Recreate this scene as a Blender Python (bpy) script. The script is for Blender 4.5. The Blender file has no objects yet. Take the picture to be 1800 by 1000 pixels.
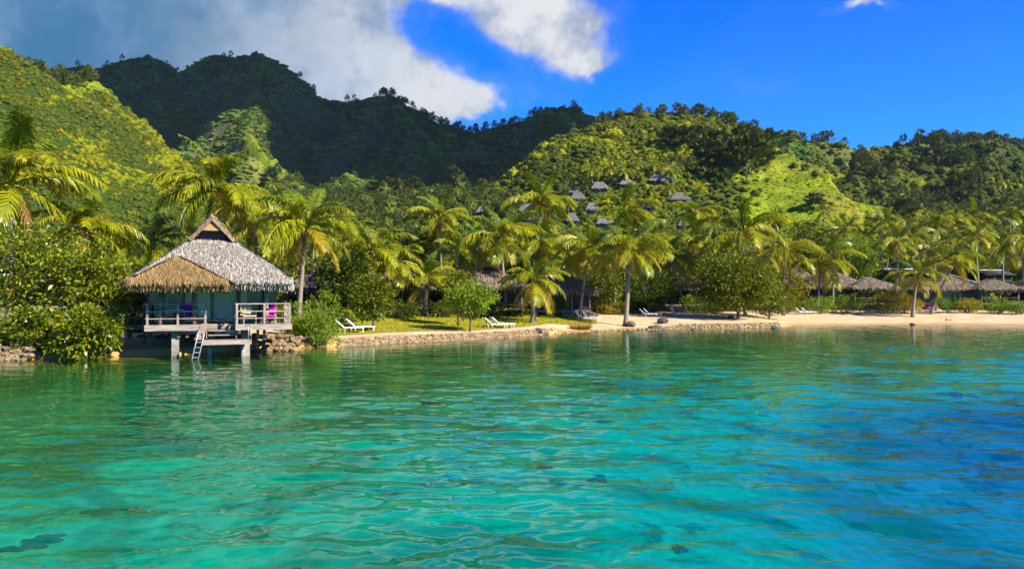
import bpy, math, random
import numpy as np
from mathutils import Vector, Matrix, Euler

SC = bpy.context.scene
COL = SC.collection
R = math.radians
F, H, CY = 1400.0, 3.0, 520.0          # focal length in photo pixels, eye height, horizon row

# ------------------------------------------------------------------ camera
cam_d = bpy.data.cameras.new('camera')
cam = bpy.data.objects.new('camera', cam_d)
COL.objects.link(cam)
cam_d.sensor_width = 36.0
cam_d.lens = 28.0
cam_d.shift_y = 20.0 / 1800.0
cam_d.clip_start = 0.1
cam_d.clip_end = 6000.0
cam.location = (0, 0, H)
cam.rotation_euler = (R(90), 0, 0)
SC.camera = cam

# ------------------------------------------------------------------ light
SUN_AZ, SUN_EL = R(123.0), R(35.0)
TO_SUN = Vector((math.cos(SUN_EL) * math.sin(SUN_AZ), math.cos(SUN_EL) * math.cos(SUN_AZ), math.sin(SUN_EL)))
sun_d = bpy.data.lights.new('sun', 'SUN')
sun_d.energy = 5.0
sun_d.angle = R(0.55)
sun_d.color = (1.0, 0.91, 0.70)
sun = bpy.data.objects.new('sun', sun_d)
COL.objects.link(sun)
sun.location = TO_SUN * 300
sun.rotation_euler = TO_SUN.to_track_quat('Z', 'Y').to_euler()
vs = SC.view_settings
vs.view_transform = 'Standard'
vs.look = 'None'
vs.gamma = 1.0
vs.use_curve_mapping = False
vs.exposure = 1.33
SC.display_settings.display_device = 'sRGB'
try:
    SC.cycles.use_denoising = True
    SC.cycles.max_bounces = 8
    SC.cycles.transparent_max_bounces = 12
    SC.cycles.caustics_reflective = False
    SC.cycles.caustics_refractive = False
except Exception:
    pass


class NG:
    """Small wrapper for building node trees."""
    def __init__(self, nt):
        self.nt = nt
        nt.nodes.clear()

    def node(self, typ, **kw):
        n = self.nt.nodes.new(typ)
        for k, v in kw.items():
            setattr(n, k, v)
        return n

    def put(self, sock, v):
        if v is None:
            return
        if isinstance(v, bpy.types.NodeSocket):
            self.nt.links.new(v, sock)
        else:
            if sock.type == 'RGBA' and len(v) == 3:
                v = (*v, 1.0)
            sock.default_value = v

    def m(self, op, a, b=None, c=None, clamp=False):
        n = self.node('ShaderNodeMath', operation=op, use_clamp=clamp)
        self.put(n.inputs[0], a); self.put(n.inputs[1], b); self.put(n.inputs[2], c)
        return n.outputs[0]

    def ramp01(self, v, lo, hi, smooth=True):
        n = self.node('ShaderNodeMapRange', interpolation_type='SMOOTHSTEP' if smooth else 'LINEAR')
        self.put(n.inputs['Value'], v)
        n.inputs['From Min'].default_value = lo; n.inputs['From Max'].default_value = hi
        return n.outputs['Result']

    def mix(self, f, a, b, blend='MIX'):
        n = self.node('ShaderNodeMix', data_type='RGBA', blend_type=blend)
        self.put(n.inputs[0], f); self.put(n.inputs[6], a); self.put(n.inputs[7], b)
        return n.outputs[2]

    def noise(self, vec, scale, detail=3.0, rough=0.55, dist=0.0):
        n = self.node('ShaderNodeTexNoise')
        self.put(n.inputs['Vector'], vec)
        n.inputs['Scale'].default_value = scale; n.inputs['Detail'].default_value = detail
        n.inputs['Roughness'].default_value = rough; n.inputs['Distortion'].default_value = dist
        return n.outputs['Fac']

    def mapping(self, vec, scale=(1, 1, 1), rot=(0, 0, 0), loc=(0, 0, 0)):
        n = self.node('ShaderNodeMapping')
        self.put(n.inputs['Vector'], vec)
        n.inputs['Scale'].default_value = scale; n.inputs['Rotation'].default_value = rot; n.inputs['Location'].default_value = loc
        return n.outputs[0]

    def attr(self, name, out='Fac'):
        n = self.node('ShaderNodeAttribute'); n.attribute_name = name
        return n.outputs[out]

    def pos(self):
        return self.node('ShaderNodeNewGeometry').outputs['Position']

    def obj(self):
        return self.node('ShaderNodeTexCoord').outputs['Object']

    def bump(self, h, strength=0.5, dist=0.05, normal=None):
        n = self.node('ShaderNodeBump')
        n.inputs['Strength'].default_value = strength; n.inputs['Distance'].default_value = dist
        self.put(n.inputs['Height'], h); self.put(n.inputs['Normal'], normal)
        return n.outputs[0]

    def out(self, surf):
        o = self.node('ShaderNodeOutputMaterial')
        self.nt.links.new(surf, o.inputs['Surface'])

    def principled(self, col, rough=0.6, normal=None, metal=0.0, spec=0.4):
        p = self.node('ShaderNodeBsdfPrincipled')
        self.put(p.inputs['Base Color'], col); self.put(p.inputs['Roughness'], rough)
        self.put(p.inputs['Normal'], normal); p.inputs['Metallic'].default_value = metal
        p.inputs['Specular IOR Level'].default_value = spec
        return p.outputs[0]


# ------------------------------------------------------------------ sky
world = bpy.data.worlds.new('World')
SC.world = world
world.use_nodes = True
g = NG(world.node_tree)
sky = g.node('ShaderNodeTexSky', sky_type='NISHITA', sun_disc=False)
sky.sun_elevation = SUN_EL; sky.sun_rotation = SUN_AZ
sky.altitude = 0; sky.air_density = 1.0; sky.dust_density = 0.35; sky.ozone_density = 2.5
hs = g.node('ShaderNodeHueSaturation')
hs.inputs['Saturation'].default_value = 1.55
g.nt.links.new(sky.outputs[0], hs.inputs['Color'])
blue = g.mix(1.0, hs.outputs[0], (0.17, 0.76, 1.52), 'MULTIPLY')
dirv = g.node('ShaderNodeTexCoord').outputs['Generated']
sx = g.node('ShaderNodeSeparateXYZ'); g.nt.links.new(dirv, sx.inputs[0])
az = g.m('ARCTAN2', sx.outputs[0], sx.outputs[1])
el = g.m('ARCSINE', sx.outputs[2])
def dome(px, py):
    a = math.atan((px - 900) / F)
    return a, math.atan((CY - py) / F * math.cos(a))
warp = g.noise(dirv, 6.0, 4.0, 0.6)
warp2 = g.noise(g.mapping(dirv, loc=(3.1, 1.7, 5.2)), 6.0, 4.0, 0.6)
azw = g.m('ADD', az, g.m('MULTIPLY', g.m('SUBTRACT', warp, 0.5), 0.10))
elw = g.m('ADD', el, g.m('MULTIPLY', g.m('SUBTRACT', warp2, 0.5), 0.07))
warp3 = g.noise(dirv, 22.0, 4.0, 0.6)
azw = g.m('ADD', azw, g.m('MULTIPLY', g.m('SUBTRACT', warp3, 0.5), 0.055))
elw = g.m('ADD', elw, g.m('MULTIPLY', g.m('SUBTRACT', warp3, 0.5), -0.05))
def lump(px, py, rx, ry, w):
    a, e = dome(px, py)
    u = g.m('MULTIPLY', g.m('SUBTRACT', azw, a), F / rx)
    v = g.m('MULTIPLY', g.m('SUBTRACT', elw, e), F / ry)
    r2 = g.m('ADD', g.m('MULTIPLY', u, u), g.m('MULTIPLY', v, v))
    return g.m('MULTIPLY', g.m('EXPONENT', g.m('MULTIPLY', r2, -1.0)), w)
lumps = [(60, -40, 470, 400, 1.7), (500, 100, 170, 130, 0.95), (690, 142, 120, 50, 1.0), (800, 168, 76, 30, 0.95), (640, 60, 60, 60, 0.35),
         (935, 34, 104, 78, 1.2), (1030, 112, 50, 28, 0.85), (770, -6, 110, 16, 0.45), (852, 118, 58, 40, -0.55), (790, 70, 70, 30, -0.25), (1512, 4, 40, 14, 0.75)]
M = None
for l in lumps:
    q = lump(*l)
    M = q if M is None else g.m('ADD', M, q)
big = g.noise(dirv, 9.0, 7.0, 0.62)
M = g.m('ADD', M, g.m('MULTIPLY', g.m('SUBTRACT', big, 0.5), 1.25))
dens = g.ramp01(M, 0.28, 0.80)
thin = g.m('MULTIPLY', g.ramp01(M, 0.05, 0.6), 0.16)
dens = g.m('MAXIMUM', dens, thin)
# cloud tone: the thick sheet over the mountain is grey-blue, the broken edge is white
tone = g.ramp01(g.m('ADD', azw, g.m('MULTIPLY', g.m('SUBTRACT', big, 0.5), 0.25)), -0.52, 0.02)
white = g.mix(g.ramp01(g.m('ADD', g.noise(dirv, 15.0, 6.0, 0.62), g.m('MULTIPLY', M, 0.10)), 0.45, 0.70), (2.1, 2.55, 3.5), (4.5, 4.6, 4.8))
grey = g.mix(g.ramp01(g.noise(dirv, 5.0, 6.0, 0.62), 0.36, 0.66), (0.36, 1.20, 2.35), (1.5, 2.4, 3.8))
cloud_col = g.mix(tone, grey, white)
final = g.mix(dens, blue, cloud_col)
bg = g.node('ShaderNodeBackground')
g.nt.links.new(final, bg.inputs['Color'])
bg.inputs['Strength'].default_value = 0.07
wo = g.node('ShaderNodeOutputWorld')
g.nt.links.new(bg.outputs[0], wo.inputs['Surface'])

# ------------------------------------------------------------------ helpers
def px_x(px, Y):
    return (px - 900.0) / F * Y

def py_z(py, Y):
    return H + (CY - py) / F * Y

def tag(o, label=None, cat=None, group=None, kind=None):
    if label: o['label'] = label
    if cat: o['category'] = cat
    if group: o['group'] = group
    if kind: o['kind'] = kind
    return o

def empty(name, loc=(0, 0, 0), rz=0.0, label=None, cat=None, group=None):
    o = bpy.data.objects.new(name, None)
    COL.objects.link(o)
    o.location = loc; o.rotation_euler = (0, 0, rz); o.empty_display_size = 0.2
    return tag(o, label, cat, group)

def link(name, mesh, parent=None, loc=None, rot=None, scale=None):
    o = bpy.data.objects.new(name, mesh)
    COL.objects.link(o)
    if parent is not None: o.parent = parent
    if loc is not None: o.location = loc
    if rot is not None: o.rotation_euler = rot
    if scale is not None: o.scale = scale if hasattr(scale, '__len__') else (scale,) * 3
    return o

def np_mesh(name, V, Fq, material, smooth=False):
    """Mesh from numpy arrays: V (n,3), Fq (m,3) or (m,4)."""
    me = bpy.data.meshes.new(name)
    V = np.asarray(V, dtype=np.float32); Fq = np.asarray(Fq, dtype=np.int32)
    k = Fq.shape[1]
    me.vertices.add(len(V)); me.vertices.foreach_set('co', V.ravel())
    me.loops.add(Fq.size); me.loops.foreach_set('vertex_index', Fq.ravel())
    me.polygons.add(len(Fq))
    me.polygons.foreach_set('loop_start', np.arange(0, Fq.size, k, dtype=np.int32))
    me.polygons.foreach_set('loop_total', np.full(len(Fq), k, dtype=np.int32))
    if smooth:
        me.polygons.foreach_set('use_smooth', np.ones(len(Fq), dtype=bool))
    me.update(calc_edges=True)
    if material is not None:
        me.materials.append(material)
    return me

class MB:
    """Collects boxes, bars and tubes into one mesh."""
    def __init__(self):
        self.v = []; self.f = []

    def quad(self, a, b, c, d):
        n = len(self.v); self.v += [tuple(a), tuple(b), tuple(c), tuple(d)]; self.f.append((n, n + 1, n + 2, n + 3)); return self

    def tri(self, a, b, c):
        n = len(self.v); self.v += [tuple(a), tuple(b), tuple(c)]; self.f.append((n, n + 1, n + 2)); return self

    def box(self, x0, x1, y0, y1, z0, z1):
        n = len(self.v)
        self.v += [(x0, y0, z0), (x1, y0, z0), (x1, y1, z0), (x0, y1, z0), (x0, y0, z1), (x1, y0, z1), (x1, y1, z1), (x0, y1, z1)]
        for q in ((0, 3, 2, 1), (4, 5, 6, 7), (0, 1, 5, 4), (1, 2, 6, 5), (2, 3, 7, 6), (3, 0, 4, 7)):
            self.f.append(tuple(n + i for i in q))
        return self

    def bar(self, a, b, w, h=None, up=(0, 0, 1)):
        a, b = Vector(a), Vector(b); h = h or w
        d = (b - a).normalized(); s = d.cross(Vector(up))
        if s.length < 1e-4: s = d.cross(Vector((1, 0, 0)))
        s.normalize(); u = s.cross(d).normalized()
        n = len(self.v)
        for p in (a, b):
            for i, j in ((-1, -1), (1, -1), (1, 1), (-1, 1)):
                self.v.append(tuple(p + s * (i * w / 2) + u * (j * h / 2)))
        for q in ((0, 1, 2, 3), (7, 6, 5, 4), (0, 4, 5, 1), (1, 5, 6, 2), (2, 6, 7, 3), (3, 7, 4, 0)):
            self.f.append(tuple(n + i for i in q))
        return self

    def tube(self, pts, rad, n=8, cap=True):
        pts = [Vector(p) for p in pts]
        if not hasattr(rad, '__len__'): rad = [rad] * len(pts)
        base = len(self.v); ref = Vector((0.31, 0.17, 0.93)).normalized()
        for i, p in enumerate(pts):
            d = (pts[min(i + 1, len(pts) - 1)] - pts[max(i - 1, 0)]).normalized()
            s = d.cross(ref)
            if s.length < 1e-3: s = d.cross(Vector((1, 0, 0)))
            s.normalize(); u = d.cross(s)
            for k in range(n):
                a = 2 * math.pi * k / n
                self.v.append(tuple(p + (s * math.cos(a) + u * math.sin(a)) * rad[i]))
        for i in range(len(pts) - 1):
            for k in range(n):
                k2 = (k + 1) % n
                self.f.append((base + i * n + k, base + i * n + k2, base + (i + 1) * n + k2, base + (i + 1) * n + k))
        if cap:
            self.f.append(tuple(base + k for k in range(n - 1, -1, -1)))
            self.f.append(tuple(base + (len(pts) - 1) * n + k for k in range(n)))
        return self

    def mesh(self, name, material, smooth=False):
        me = bpy.data.meshes.new(name)
        me.from_pydata(self.v, [], self.f)
        if smooth:
            me.polygons.foreach_set('use_smooth', [True] * len(me.polygons))
        me.update()
        if material is not None: me.materials.append(material)
        return me

    def build(self, name, material, parent=None, smooth=False, **kw):
        return link(name, self.mesh(name, material, smooth), parent, **kw)

# value noise on the plane
_T = np.random.RandomState(11).rand(256, 256)
def vnoise(x, y):
    x = np.asarray(x, float); y = np.asarray(y, float)
    xi = np.floor(x).astype(int); yi = np.floor(y).astype(int)
    fx = x - xi; fy = y - yi
    fx = fx * fx * (3 - 2 * fx); fy = fy * fy * (3 - 2 * fy)
    a = _T[xi & 255, yi & 255]; b = _T[(xi + 1) & 255, yi & 255]
    c = _T[xi & 255, (yi + 1) & 255]; d = _T[(xi + 1) & 255, (yi + 1) & 255]
    return (a * (1 - fx) + b * fx) * (1 - fy) + (c * (1 - fx) + d * fx) * fy

def fbm(x, y, o=4):
    s = 0.0; a = 0.5; t = 0.0
    for i in range(o):
        s = s + a * vnoise(x * 2 ** i + 17.3 * i, y * 2 ** i + 9.1 * i); t += a; a *= 0.5
    return s / t

def sstep(a, b, x):
    t = np.clip((np.asarray(x, float) - a) / (b - a), 0, 1)
    return t * t * (3 - 2 * t)

# ------------------------------------------------------------------ materials
MATS = {}
def newmat(name):
    m = bpy.data.materials.new(name); m.use_nodes = True
    MATS[name] = m
    return m, NG(m.node_tree)

def leaf_mat(name, ca, cb, rough=0.45, trans=0.3, tint=1.25, old=None, oldf=0.06, spec=0.14):
    m, g = newmat(name)
    ri = g.node('ShaderNodeNewGeometry').outputs['Random Per Island']
    ro = g.node('ShaderNodeObjectInfo').outputs['Random']
    col = g.mix(ri, ca, cb)
    col = g.mix(1.0, col, g.mix(ro, (0.72, 0.80, 0.75), (1.22, 1.12, 1.0)), 'MULTIPLY')
    if old is not None:
        col = g.mix(g.m('GREATER_THAN', g.m('FRACT', g.m('MULTIPLY', ri, 37.7)), 1 - oldf), col, old)
    p = g.principled(col, rough, spec=spec)
    t = g.node('ShaderNodeBsdfTranslucent')
    g.put(t.inputs['Color'], g.mix(1.0, col, (tint * 1.15, tint, tint * 0.5), 'MULTIPLY'))
    mx = g.node('ShaderNodeMixShader'); mx.inputs[0].default_value = trans
    g.nt.links.new(p, mx.inputs[1]); g.nt.links.new(t.outputs[0], mx.inputs[2])
    g.out(mx.outputs[0])
    return m

def plain(name, ca, cb=None, scale=6.0, rough=0.7, bump=0.3, stretch=(1, 1, 1), metal=0.0, spec=0.3, bd=0.02):
    m, g = newmat(name)
    cb = cb or tuple(c * 0.6 for c in ca)
    co = g.mapping(g.obj(), scale=stretch)
    n = g.noise(co, scale, 5.0, 0.6)
    ro = g.node('ShaderNodeObjectInfo').outputs['Random']
    col = g.mix(g.ramp01(n, 0.3, 0.7), cb, ca)
    col = g.mix(1.0, col, g.mix(ro, (0.82, 0.82, 0.82), (1.12, 1.12, 1.12)), 'MULTIPLY')
    nb = g.bump(g.noise(co, scale * 3.0, 4.0, 0.65), bump, bd) if bump else None
    g.out(g.principled(col, rough, nb, metal, spec))
    return m

leaf_mat('palm_leaf', (0.135, 0.175, 0.004), (0.320, 0.310, 0.008), 0.36, 0.32, 1.4, spec=0.3)
leaf_mat('palm_leaf_old', (0.27, 0.235, 0.014), (0.40, 0.29, 0.016), 0.40, 0.32, 1.2, spec=0.3)
leaf_mat('palm_leaf_young', (0.080, 0.130, 0.006), (0.180, 0.220, 0.009), 0.36, 0.28, 1.3, spec=0.3)
leaf_mat('palm_leaf_dry', (0.16, 0.095, 0.035), (0.24, 0.14, 0.045), 0.6, 0.15, 1.0)
leaf_mat('leaf_glossy', (0.055, 0.100, 0.004), (0.230, 0.250, 0.008), 0.30, 0.22, 1.3, old=(0.42, 0.26, 0.02), oldf=0.03, spec=0.35)
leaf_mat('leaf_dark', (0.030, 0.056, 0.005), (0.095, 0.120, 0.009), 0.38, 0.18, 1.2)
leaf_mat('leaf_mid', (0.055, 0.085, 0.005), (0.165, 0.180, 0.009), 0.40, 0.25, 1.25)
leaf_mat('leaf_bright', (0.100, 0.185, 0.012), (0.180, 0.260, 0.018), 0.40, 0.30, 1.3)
leaf_mat('leaf_yellow', (0.26, 0.23, 0.012), (0.38, 0.31, 0.02), 0.45, 0.30, 1.1)
leaf_mat('leaf_orange', (0.30, 0.16, 0.012), (0.44, 0.27, 0.02), 0.45, 0.30, 1.1, old=(0.12, 0.20, 0.02), oldf=0.3)
leaf_mat('leaf_dry_grass', (0.28, 0.17, 0.025), (0.38, 0.24, 0.04), 0.6, 0.2, 1.0)
leaf_mat('hill_shrub', (0.050, 0.068, 0.003), (0.200, 0.190, 0.006), 0.6, 0.12, 1.2)
leaf_mat('hill_forest', (0.038, 0.070, 0.006), (0.135, 0.165, 0.012), 0.6, 0.12, 1.2)
leaf_mat('mountain_forest', (0.062, 0.150, 0.022), (0.150, 0.250, 0.036), 0.6, 0.12, 1.2)
leaf_mat('mountain_forest_pale', (0.115, 0.180, 0.025), (0.190, 0.250, 0.040), 0.6, 0.12, 1.2)
leaf_mat('hill_grass', (0.165, 0.195, 0.004), (0.290, 0.290, 0.007), 0.6, 0.15, 1.2)
leaf_mat('ironwood_needles', (0.040, 0.066, 0.014), (0.092, 0.115, 0.020), 0.6, 0.15, 1.2)
plain('bark', (0.20, 0.15, 0.11), (0.10, 0.075, 0.055), 5.0, 0.85, 0.6, (1, 1, 0.3))
plain('wood_grey', (0.30, 0.25, 0.215), (0.16, 0.125, 0.105), 4.0, 0.75, 0.4, (0.35, 3, 3))
plain('wood_pale', (0.34, 0.285, 0.24), (0.18, 0.145, 0.12), 4.0, 0.7, 0.3, (0.35, 3, 3))
plain('wood_brown', (0.27, 0.17, 0.11), (0.14, 0.085, 0.055), 4.0, 0.7, 0.4, (3, 3, 0.4))
plain('wood_honey', (0.42, 0.25, 0.10), (0.26, 0.14, 0.055), 4.0, 0.6, 0.3, (0.4, 3, 3))
plain('wood_dark', (0.07, 0.055, 0.045), (0.035, 0.028, 0.024), 4.0, 0.7, 0.3, (3, 3, 0.4))
plain('concrete', (0.33, 0.31, 0.28), (0.18, 0.17, 0.15), 3.0, 0.9, 0.4)
plain('metal_grey', (0.45, 0.46, 0.47), (0.32, 0.33, 0.34), 9.0, 0.4, 0.1, metal=0.6)
plain('white_sling', (0.80, 0.79, 0.76), (0.70, 0.69, 0.66), 8.0, 0.7, 0.1)
plain('white_frame', (0.78, 0.78, 0.77), (0.68, 0.68, 0.67), 8.0, 0.4, 0.05)
plain('cushion_beige', (0.50, 0.38, 0.22), (0.40, 0.30, 0.17), 10.0, 0.85, 0.2)
plain('towel_magenta', (0.62, 0.02, 0.36), (0.48, 0.012, 0.27), 12.0, 0.9, 0.4)
plain('cloth_red', (0.50, 0.03, 0.035), (0.38, 0.02, 0.03), 12.0, 0.85, 0.3)
plain('cloth_purple', (0.22, 0.03, 0.24), (0.15, 0.02, 0.17), 12.0, 0.85, 0.3)
plain('cloth_navy', (0.02, 0.03, 0.10), (0.015, 0.02, 0.07), 12.0, 0.85, 0.3)
plain('skin', (0.48, 0.26, 0.17), (0.42, 0.22, 0.14), 6.0, 0.55, 0.05)
plain('hair', (0.045, 0.028, 0.018), (0.03, 0.02, 0.012), 20.0, 0.6, 0.2)
plain('plastic_blue', (0.02, 0.10, 0.42), (0.02, 0.08, 0.34), 6.0, 0.4, 0.05)
plain('plastic_pale', (0.50, 0.58, 0.62), (0.40, 0.48, 0.52), 6.0, 0.4, 0.05)
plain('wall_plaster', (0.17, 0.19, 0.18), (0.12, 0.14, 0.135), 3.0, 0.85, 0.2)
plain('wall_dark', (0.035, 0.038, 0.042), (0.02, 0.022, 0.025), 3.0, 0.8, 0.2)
plain('curtain_white', (0.88, 0.74, 0.68), (0.74, 0.62, 0.57), 5.0, 0.9, 0.1)
plain('rock_dark', (0.115, 0.105, 0.095), (0.045, 0.042, 0.040), 2.5, 0.9, 0.9, bd=0.05)
plain('rock_tan', (0.32, 0.225, 0.13), (0.11, 0.08, 0.05), 3.0, 0.9, 0.8, bd=0.04)
plain('coral', (0.10, 0.085, 0.045), (0.035, 0.035, 0.025), 3.0, 0.95, 1.0, bd=0.06)
plain('shingle_grey', (0.20, 0.185, 0.178), (0.11, 0.102, 0.098), 2.0, 0.85, 0.5, (1, 1, 4))
plain('coconut_husk', (0.24, 0.15, 0.03), (0.14, 0.09, 0.02), 4.0, 0.6, 0.2)
plain('cloud_vapour', (0.85, 0.86, 0.88), (0.8, 0.81, 0.83), 0.01, 1.0, 0.0)

def thatch_mat(name, ca, cb, cc):
    m, g = newmat(name)
    ri = g.node('ShaderNodeNewGeometry').outputs['Random Per Island']
    col = g.mix(ri, ca, cb)
    col = g.mix(g.ramp01(g.noise(g.obj(), 0.9, 4.0, 0.6), 0.45, 0.75), col, cc)
    g.out(g.principled(col, 0.85, g.bump(g.noise(g.mapping(g.obj(), scale=(9, 9, 2)), 3.0, 3.0), 0.5, 0.02), spec=0.2))
    return m
thatch_mat('thatch_grey', (0.095, 0.080, 0.065), (0.52, 0.465, 0.405), (0.24, 0.21, 0.18))
thatch_mat('thatch_brown', (0.085, 0.050, 0.018), (0.36, 0.240, 0.100), (0.20, 0.130, 0.052))
thatch_mat('thatch_weathered', (0.075, 0.058, 0.042), (0.32, 0.25, 0.18), (0.15, 0.118, 0.085))

m, g = newmat('palm_trunk')
co = g.obj()
rings = g.node('ShaderNodeTexWave', wave_type='BANDS', bands_direction='Z')
g.put(rings.inputs['Vector'], co); rings.inputs['Scale'].default_value = 3.2; rings.inputs['Distortion'].default_value = 1.2
c = g.mix(g.noise(co, 3.0, 4.0), (0.15, 0.115, 0.09), (0.36, 0.30, 0.25))
c = g.mix(g.m('MULTIPLY', rings.outputs['Fac'], 0.45), c, (0.10, 0.075, 0.055))
g.out(g.principled(c, 0.85, g.bump(rings.outputs['Fac'], 0.5, 0.03), spec=0.2))

m, g = newmat('window_glass')
fr = g.node('ShaderNodeFresnel'); fr.inputs['IOR'].default_value = 1.36
tr = g.node('ShaderNodeBsdfTransparent'); tr.inputs['Color'].default_value = (0.92, 0.90, 0.88, 1)
gl = g.node('ShaderNodeBsdfGlossy'); gl.inputs['Roughness'].default_value = 0.02
mx = g.node('ShaderNodeMixShader')
g.nt.links.new(g.m('ADD', fr.outputs[0], 0.01), mx.inputs[0]); g.nt.links.new(tr.outputs[0], mx.inputs[1]); g.nt.links.new(gl.outputs[0], mx.inputs[2])
g.out(mx.outputs[0])

# ================================================================== THE SETTING
# shoreline in plan: seaward edge of the land as Y over X
_sx = np.array([-400, -120, -60, -35, -23.5, -17.1, -14.3, -11.4, -9.9, -7.3, -3.86, 0, 2.66, 4.6, 10, 15.4, 21.1, 25.2, 28.9, 35, 42, 48, 52.7, 70, 110, 400], float)
_sy = np.array([10, 24, 31, 35, 37.2, 40.5, 45.0, 46.0, 48, 51, 54, 58, 62, 64.6, 70, 72, 74, 76.5, 81, 82.5, 84, 84, 82.5, 78, 72, 60], float)
def shore(x):
    return np.interp(x, _sx, _sy)

def inland(x, y):
    return (np.asarray(y, float) - shore(x)) * 0.85

def beachy(x):
    """0 where a low stone edging holds the land, 1 where the sand runs into the water."""
    return np.maximum(sstep(25.5, 28.5, x), sstep(3.0, 5.0, x) * (1 - sstep(13.0, 16.0, x)))

def coast(x, y):
    s = inland(x, y)
    wall = np.where(s < 0.5, 0.34 * s / 0.5, 0.34 + 0.06 * (s - 0.5))
    sand = 0.085 * s
    b = beachy(x)
    z = wall * (1 - b) + sand * b
    z = np.minimum(z, 1.1 + 0.01 * s)
    return np.where(s < 0, np.maximum(-2.2, s * 0.35), z)

def seabed_z(x, y):
    s = -inland(x, y)
    d = 0.10 + 0.9 * (1 - np.exp(-np.maximum(s, 0) / 9.0)) + 0.35 * sstep(20, 45, s)
    # deeper water to the right, its dark blue also standing in for a shadow
    deep_shade = np.exp(-((x - 13.5) / 6.0) ** 2 - ((y - 13.5) / 8.0) ** 2) * (0.8 + 0.5 * fbm(x * 0.4, y * 0.4 + 4, 3))
    d = d + 2.3 * deep_shade
    d = d + 0.25 * (fbm(x * 0.22, y * 0.22) - 0.5) * np.minimum(1, np.maximum(s, 0) / 4.0)
    return np.where(s < 0, -0.10 - 0.25 * np.maximum(0, -s), -d)

def ridge(pts):
    a = np.array(pts, float)
    return np.stack([px_x(a[:, 0], a[:, 2]), a[:, 2], py_z(a[:, 1], a[:, 2])], 1)

RIDGES = {
    'back': (ridge([(-500, 190, 1000), (-200, 160, 950), (20, 140, 920), (80, 132, 910), (110, 121, 900), (135, 117, 900), (160, 124, 900), (178, 126, 890), (205, 108, 880), (240, 101, 880), (264, 97, 880),
                    (285, 106, 880), (300, 118, 880), (316, 129, 880), (333, 120, 880), (352, 112, 880), (368, 100, 880), (385, 95, 880), (410, 101, 880), (430, 100, 880), (450, 94, 880),
                    (472, 100, 880), (492, 112, 880), (508, 130, 880), (520, 149, 880), (545, 160, 875), (575, 176, 870), (600, 180, 860), (635, 177, 835), (660, 170, 815),
                    (684, 166, 800), (715, 184, 780), (740, 196, 770), (756, 210, 760), (790, 220, 745), (828, 233, 730), (850, 231, 728), (880, 222, 720), (915, 217, 705), (942, 215, 700),
                    (952, 197, 692), (966, 188, 690), (1004, 186, 690), (1030, 200, 695), (1052, 213, 700), (1120, 216, 720), (1250, 230, 740), (1500, 290, 760), (2200, 330, 800)]), 0.62, 1.25, 0.6, 0.8),
    'spur_a': (ridge([(440, 112, 870), (446, 150, 800), (455, 172, 730), (446, 205, 670), (436, 222, 630), (440, 236, 600), (458, 262, 550), (478, 290, 510), (500, 318, 470)]), 0.70, 1.15, 0.4, 0.95),
    'spur_b': (ridge([(690, 170, 795), (716, 212, 720), (750, 244, 660), (775, 272, 610), (800, 305, 560), (815, 335, 510)]), 0.7, 1.15, 0.4, 0.95),
    'left': (ridge([(-900, -40, 300), (-400, -10, 300), (-120, 25, 300), (-30, 66, 300), (0, 86, 300), (30, 110, 315), (58, 138, 335), (85, 146, 355), (120, 148, 380), (160, 140, 400), (174, 142, 402),
                    (188, 170, 392), (206, 208, 378), (235, 236, 362), (270, 258, 348), (305, 278, 330), (345, 300, 312), (400, 332, 290), (450, 362, 262)]), 0.58, 1.08, 0.3, 0.95),
    'right': (ridge([(850, 366, 300), (890, 340, 315), (930, 308, 330), (980, 270, 345), (1040, 236, 358), (1088, 206, 370), (1110, 200, 370), (1150, 203, 370), (1200, 202, 368), (1250, 208, 362), (1290, 222, 350),
                     (1325, 236, 335), (1346, 250, 320), (1380, 278, 302), (1420, 312, 282), (1460, 350, 260), (1500, 384, 238), (1530, 402, 218)]), 0.42, 1.05, 0.3, 0.9),
    'right_spur': (ridge([(1262, 210, 358), (1285, 240, 318), (1300, 268, 285), (1290, 310, 250)]), 0.6, 1.1, 0.3, 0.6),
    'far_right': (ridge([(1240, 224, 540), (1300, 232, 530), (1360, 246, 525), (1420, 250, 520), (1470, 252, 515), (1503, 263, 505), (1530, 262, 500), (1562, 258, 500), (1590, 254, 492), (1640, 252, 485),
                         (1700, 252, 480), (1760, 256, 480), (1830, 268, 480), (2000, 300, 470), (2600, 340, 460)]), 0.42, 1.1, 0.4, 0.6),
    'far_spur': (ridge([(1640, 252, 485), (1690, 290, 420), (1720, 325, 360)]), 0.55, 1.1, 0.4, 0.6),
    'far_spur_b': (ridge([(1503, 263, 505), (1530, 300, 430), (1560, 335, 380)]), 0.55, 1.1, 0.4, 0.6),
}

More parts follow.
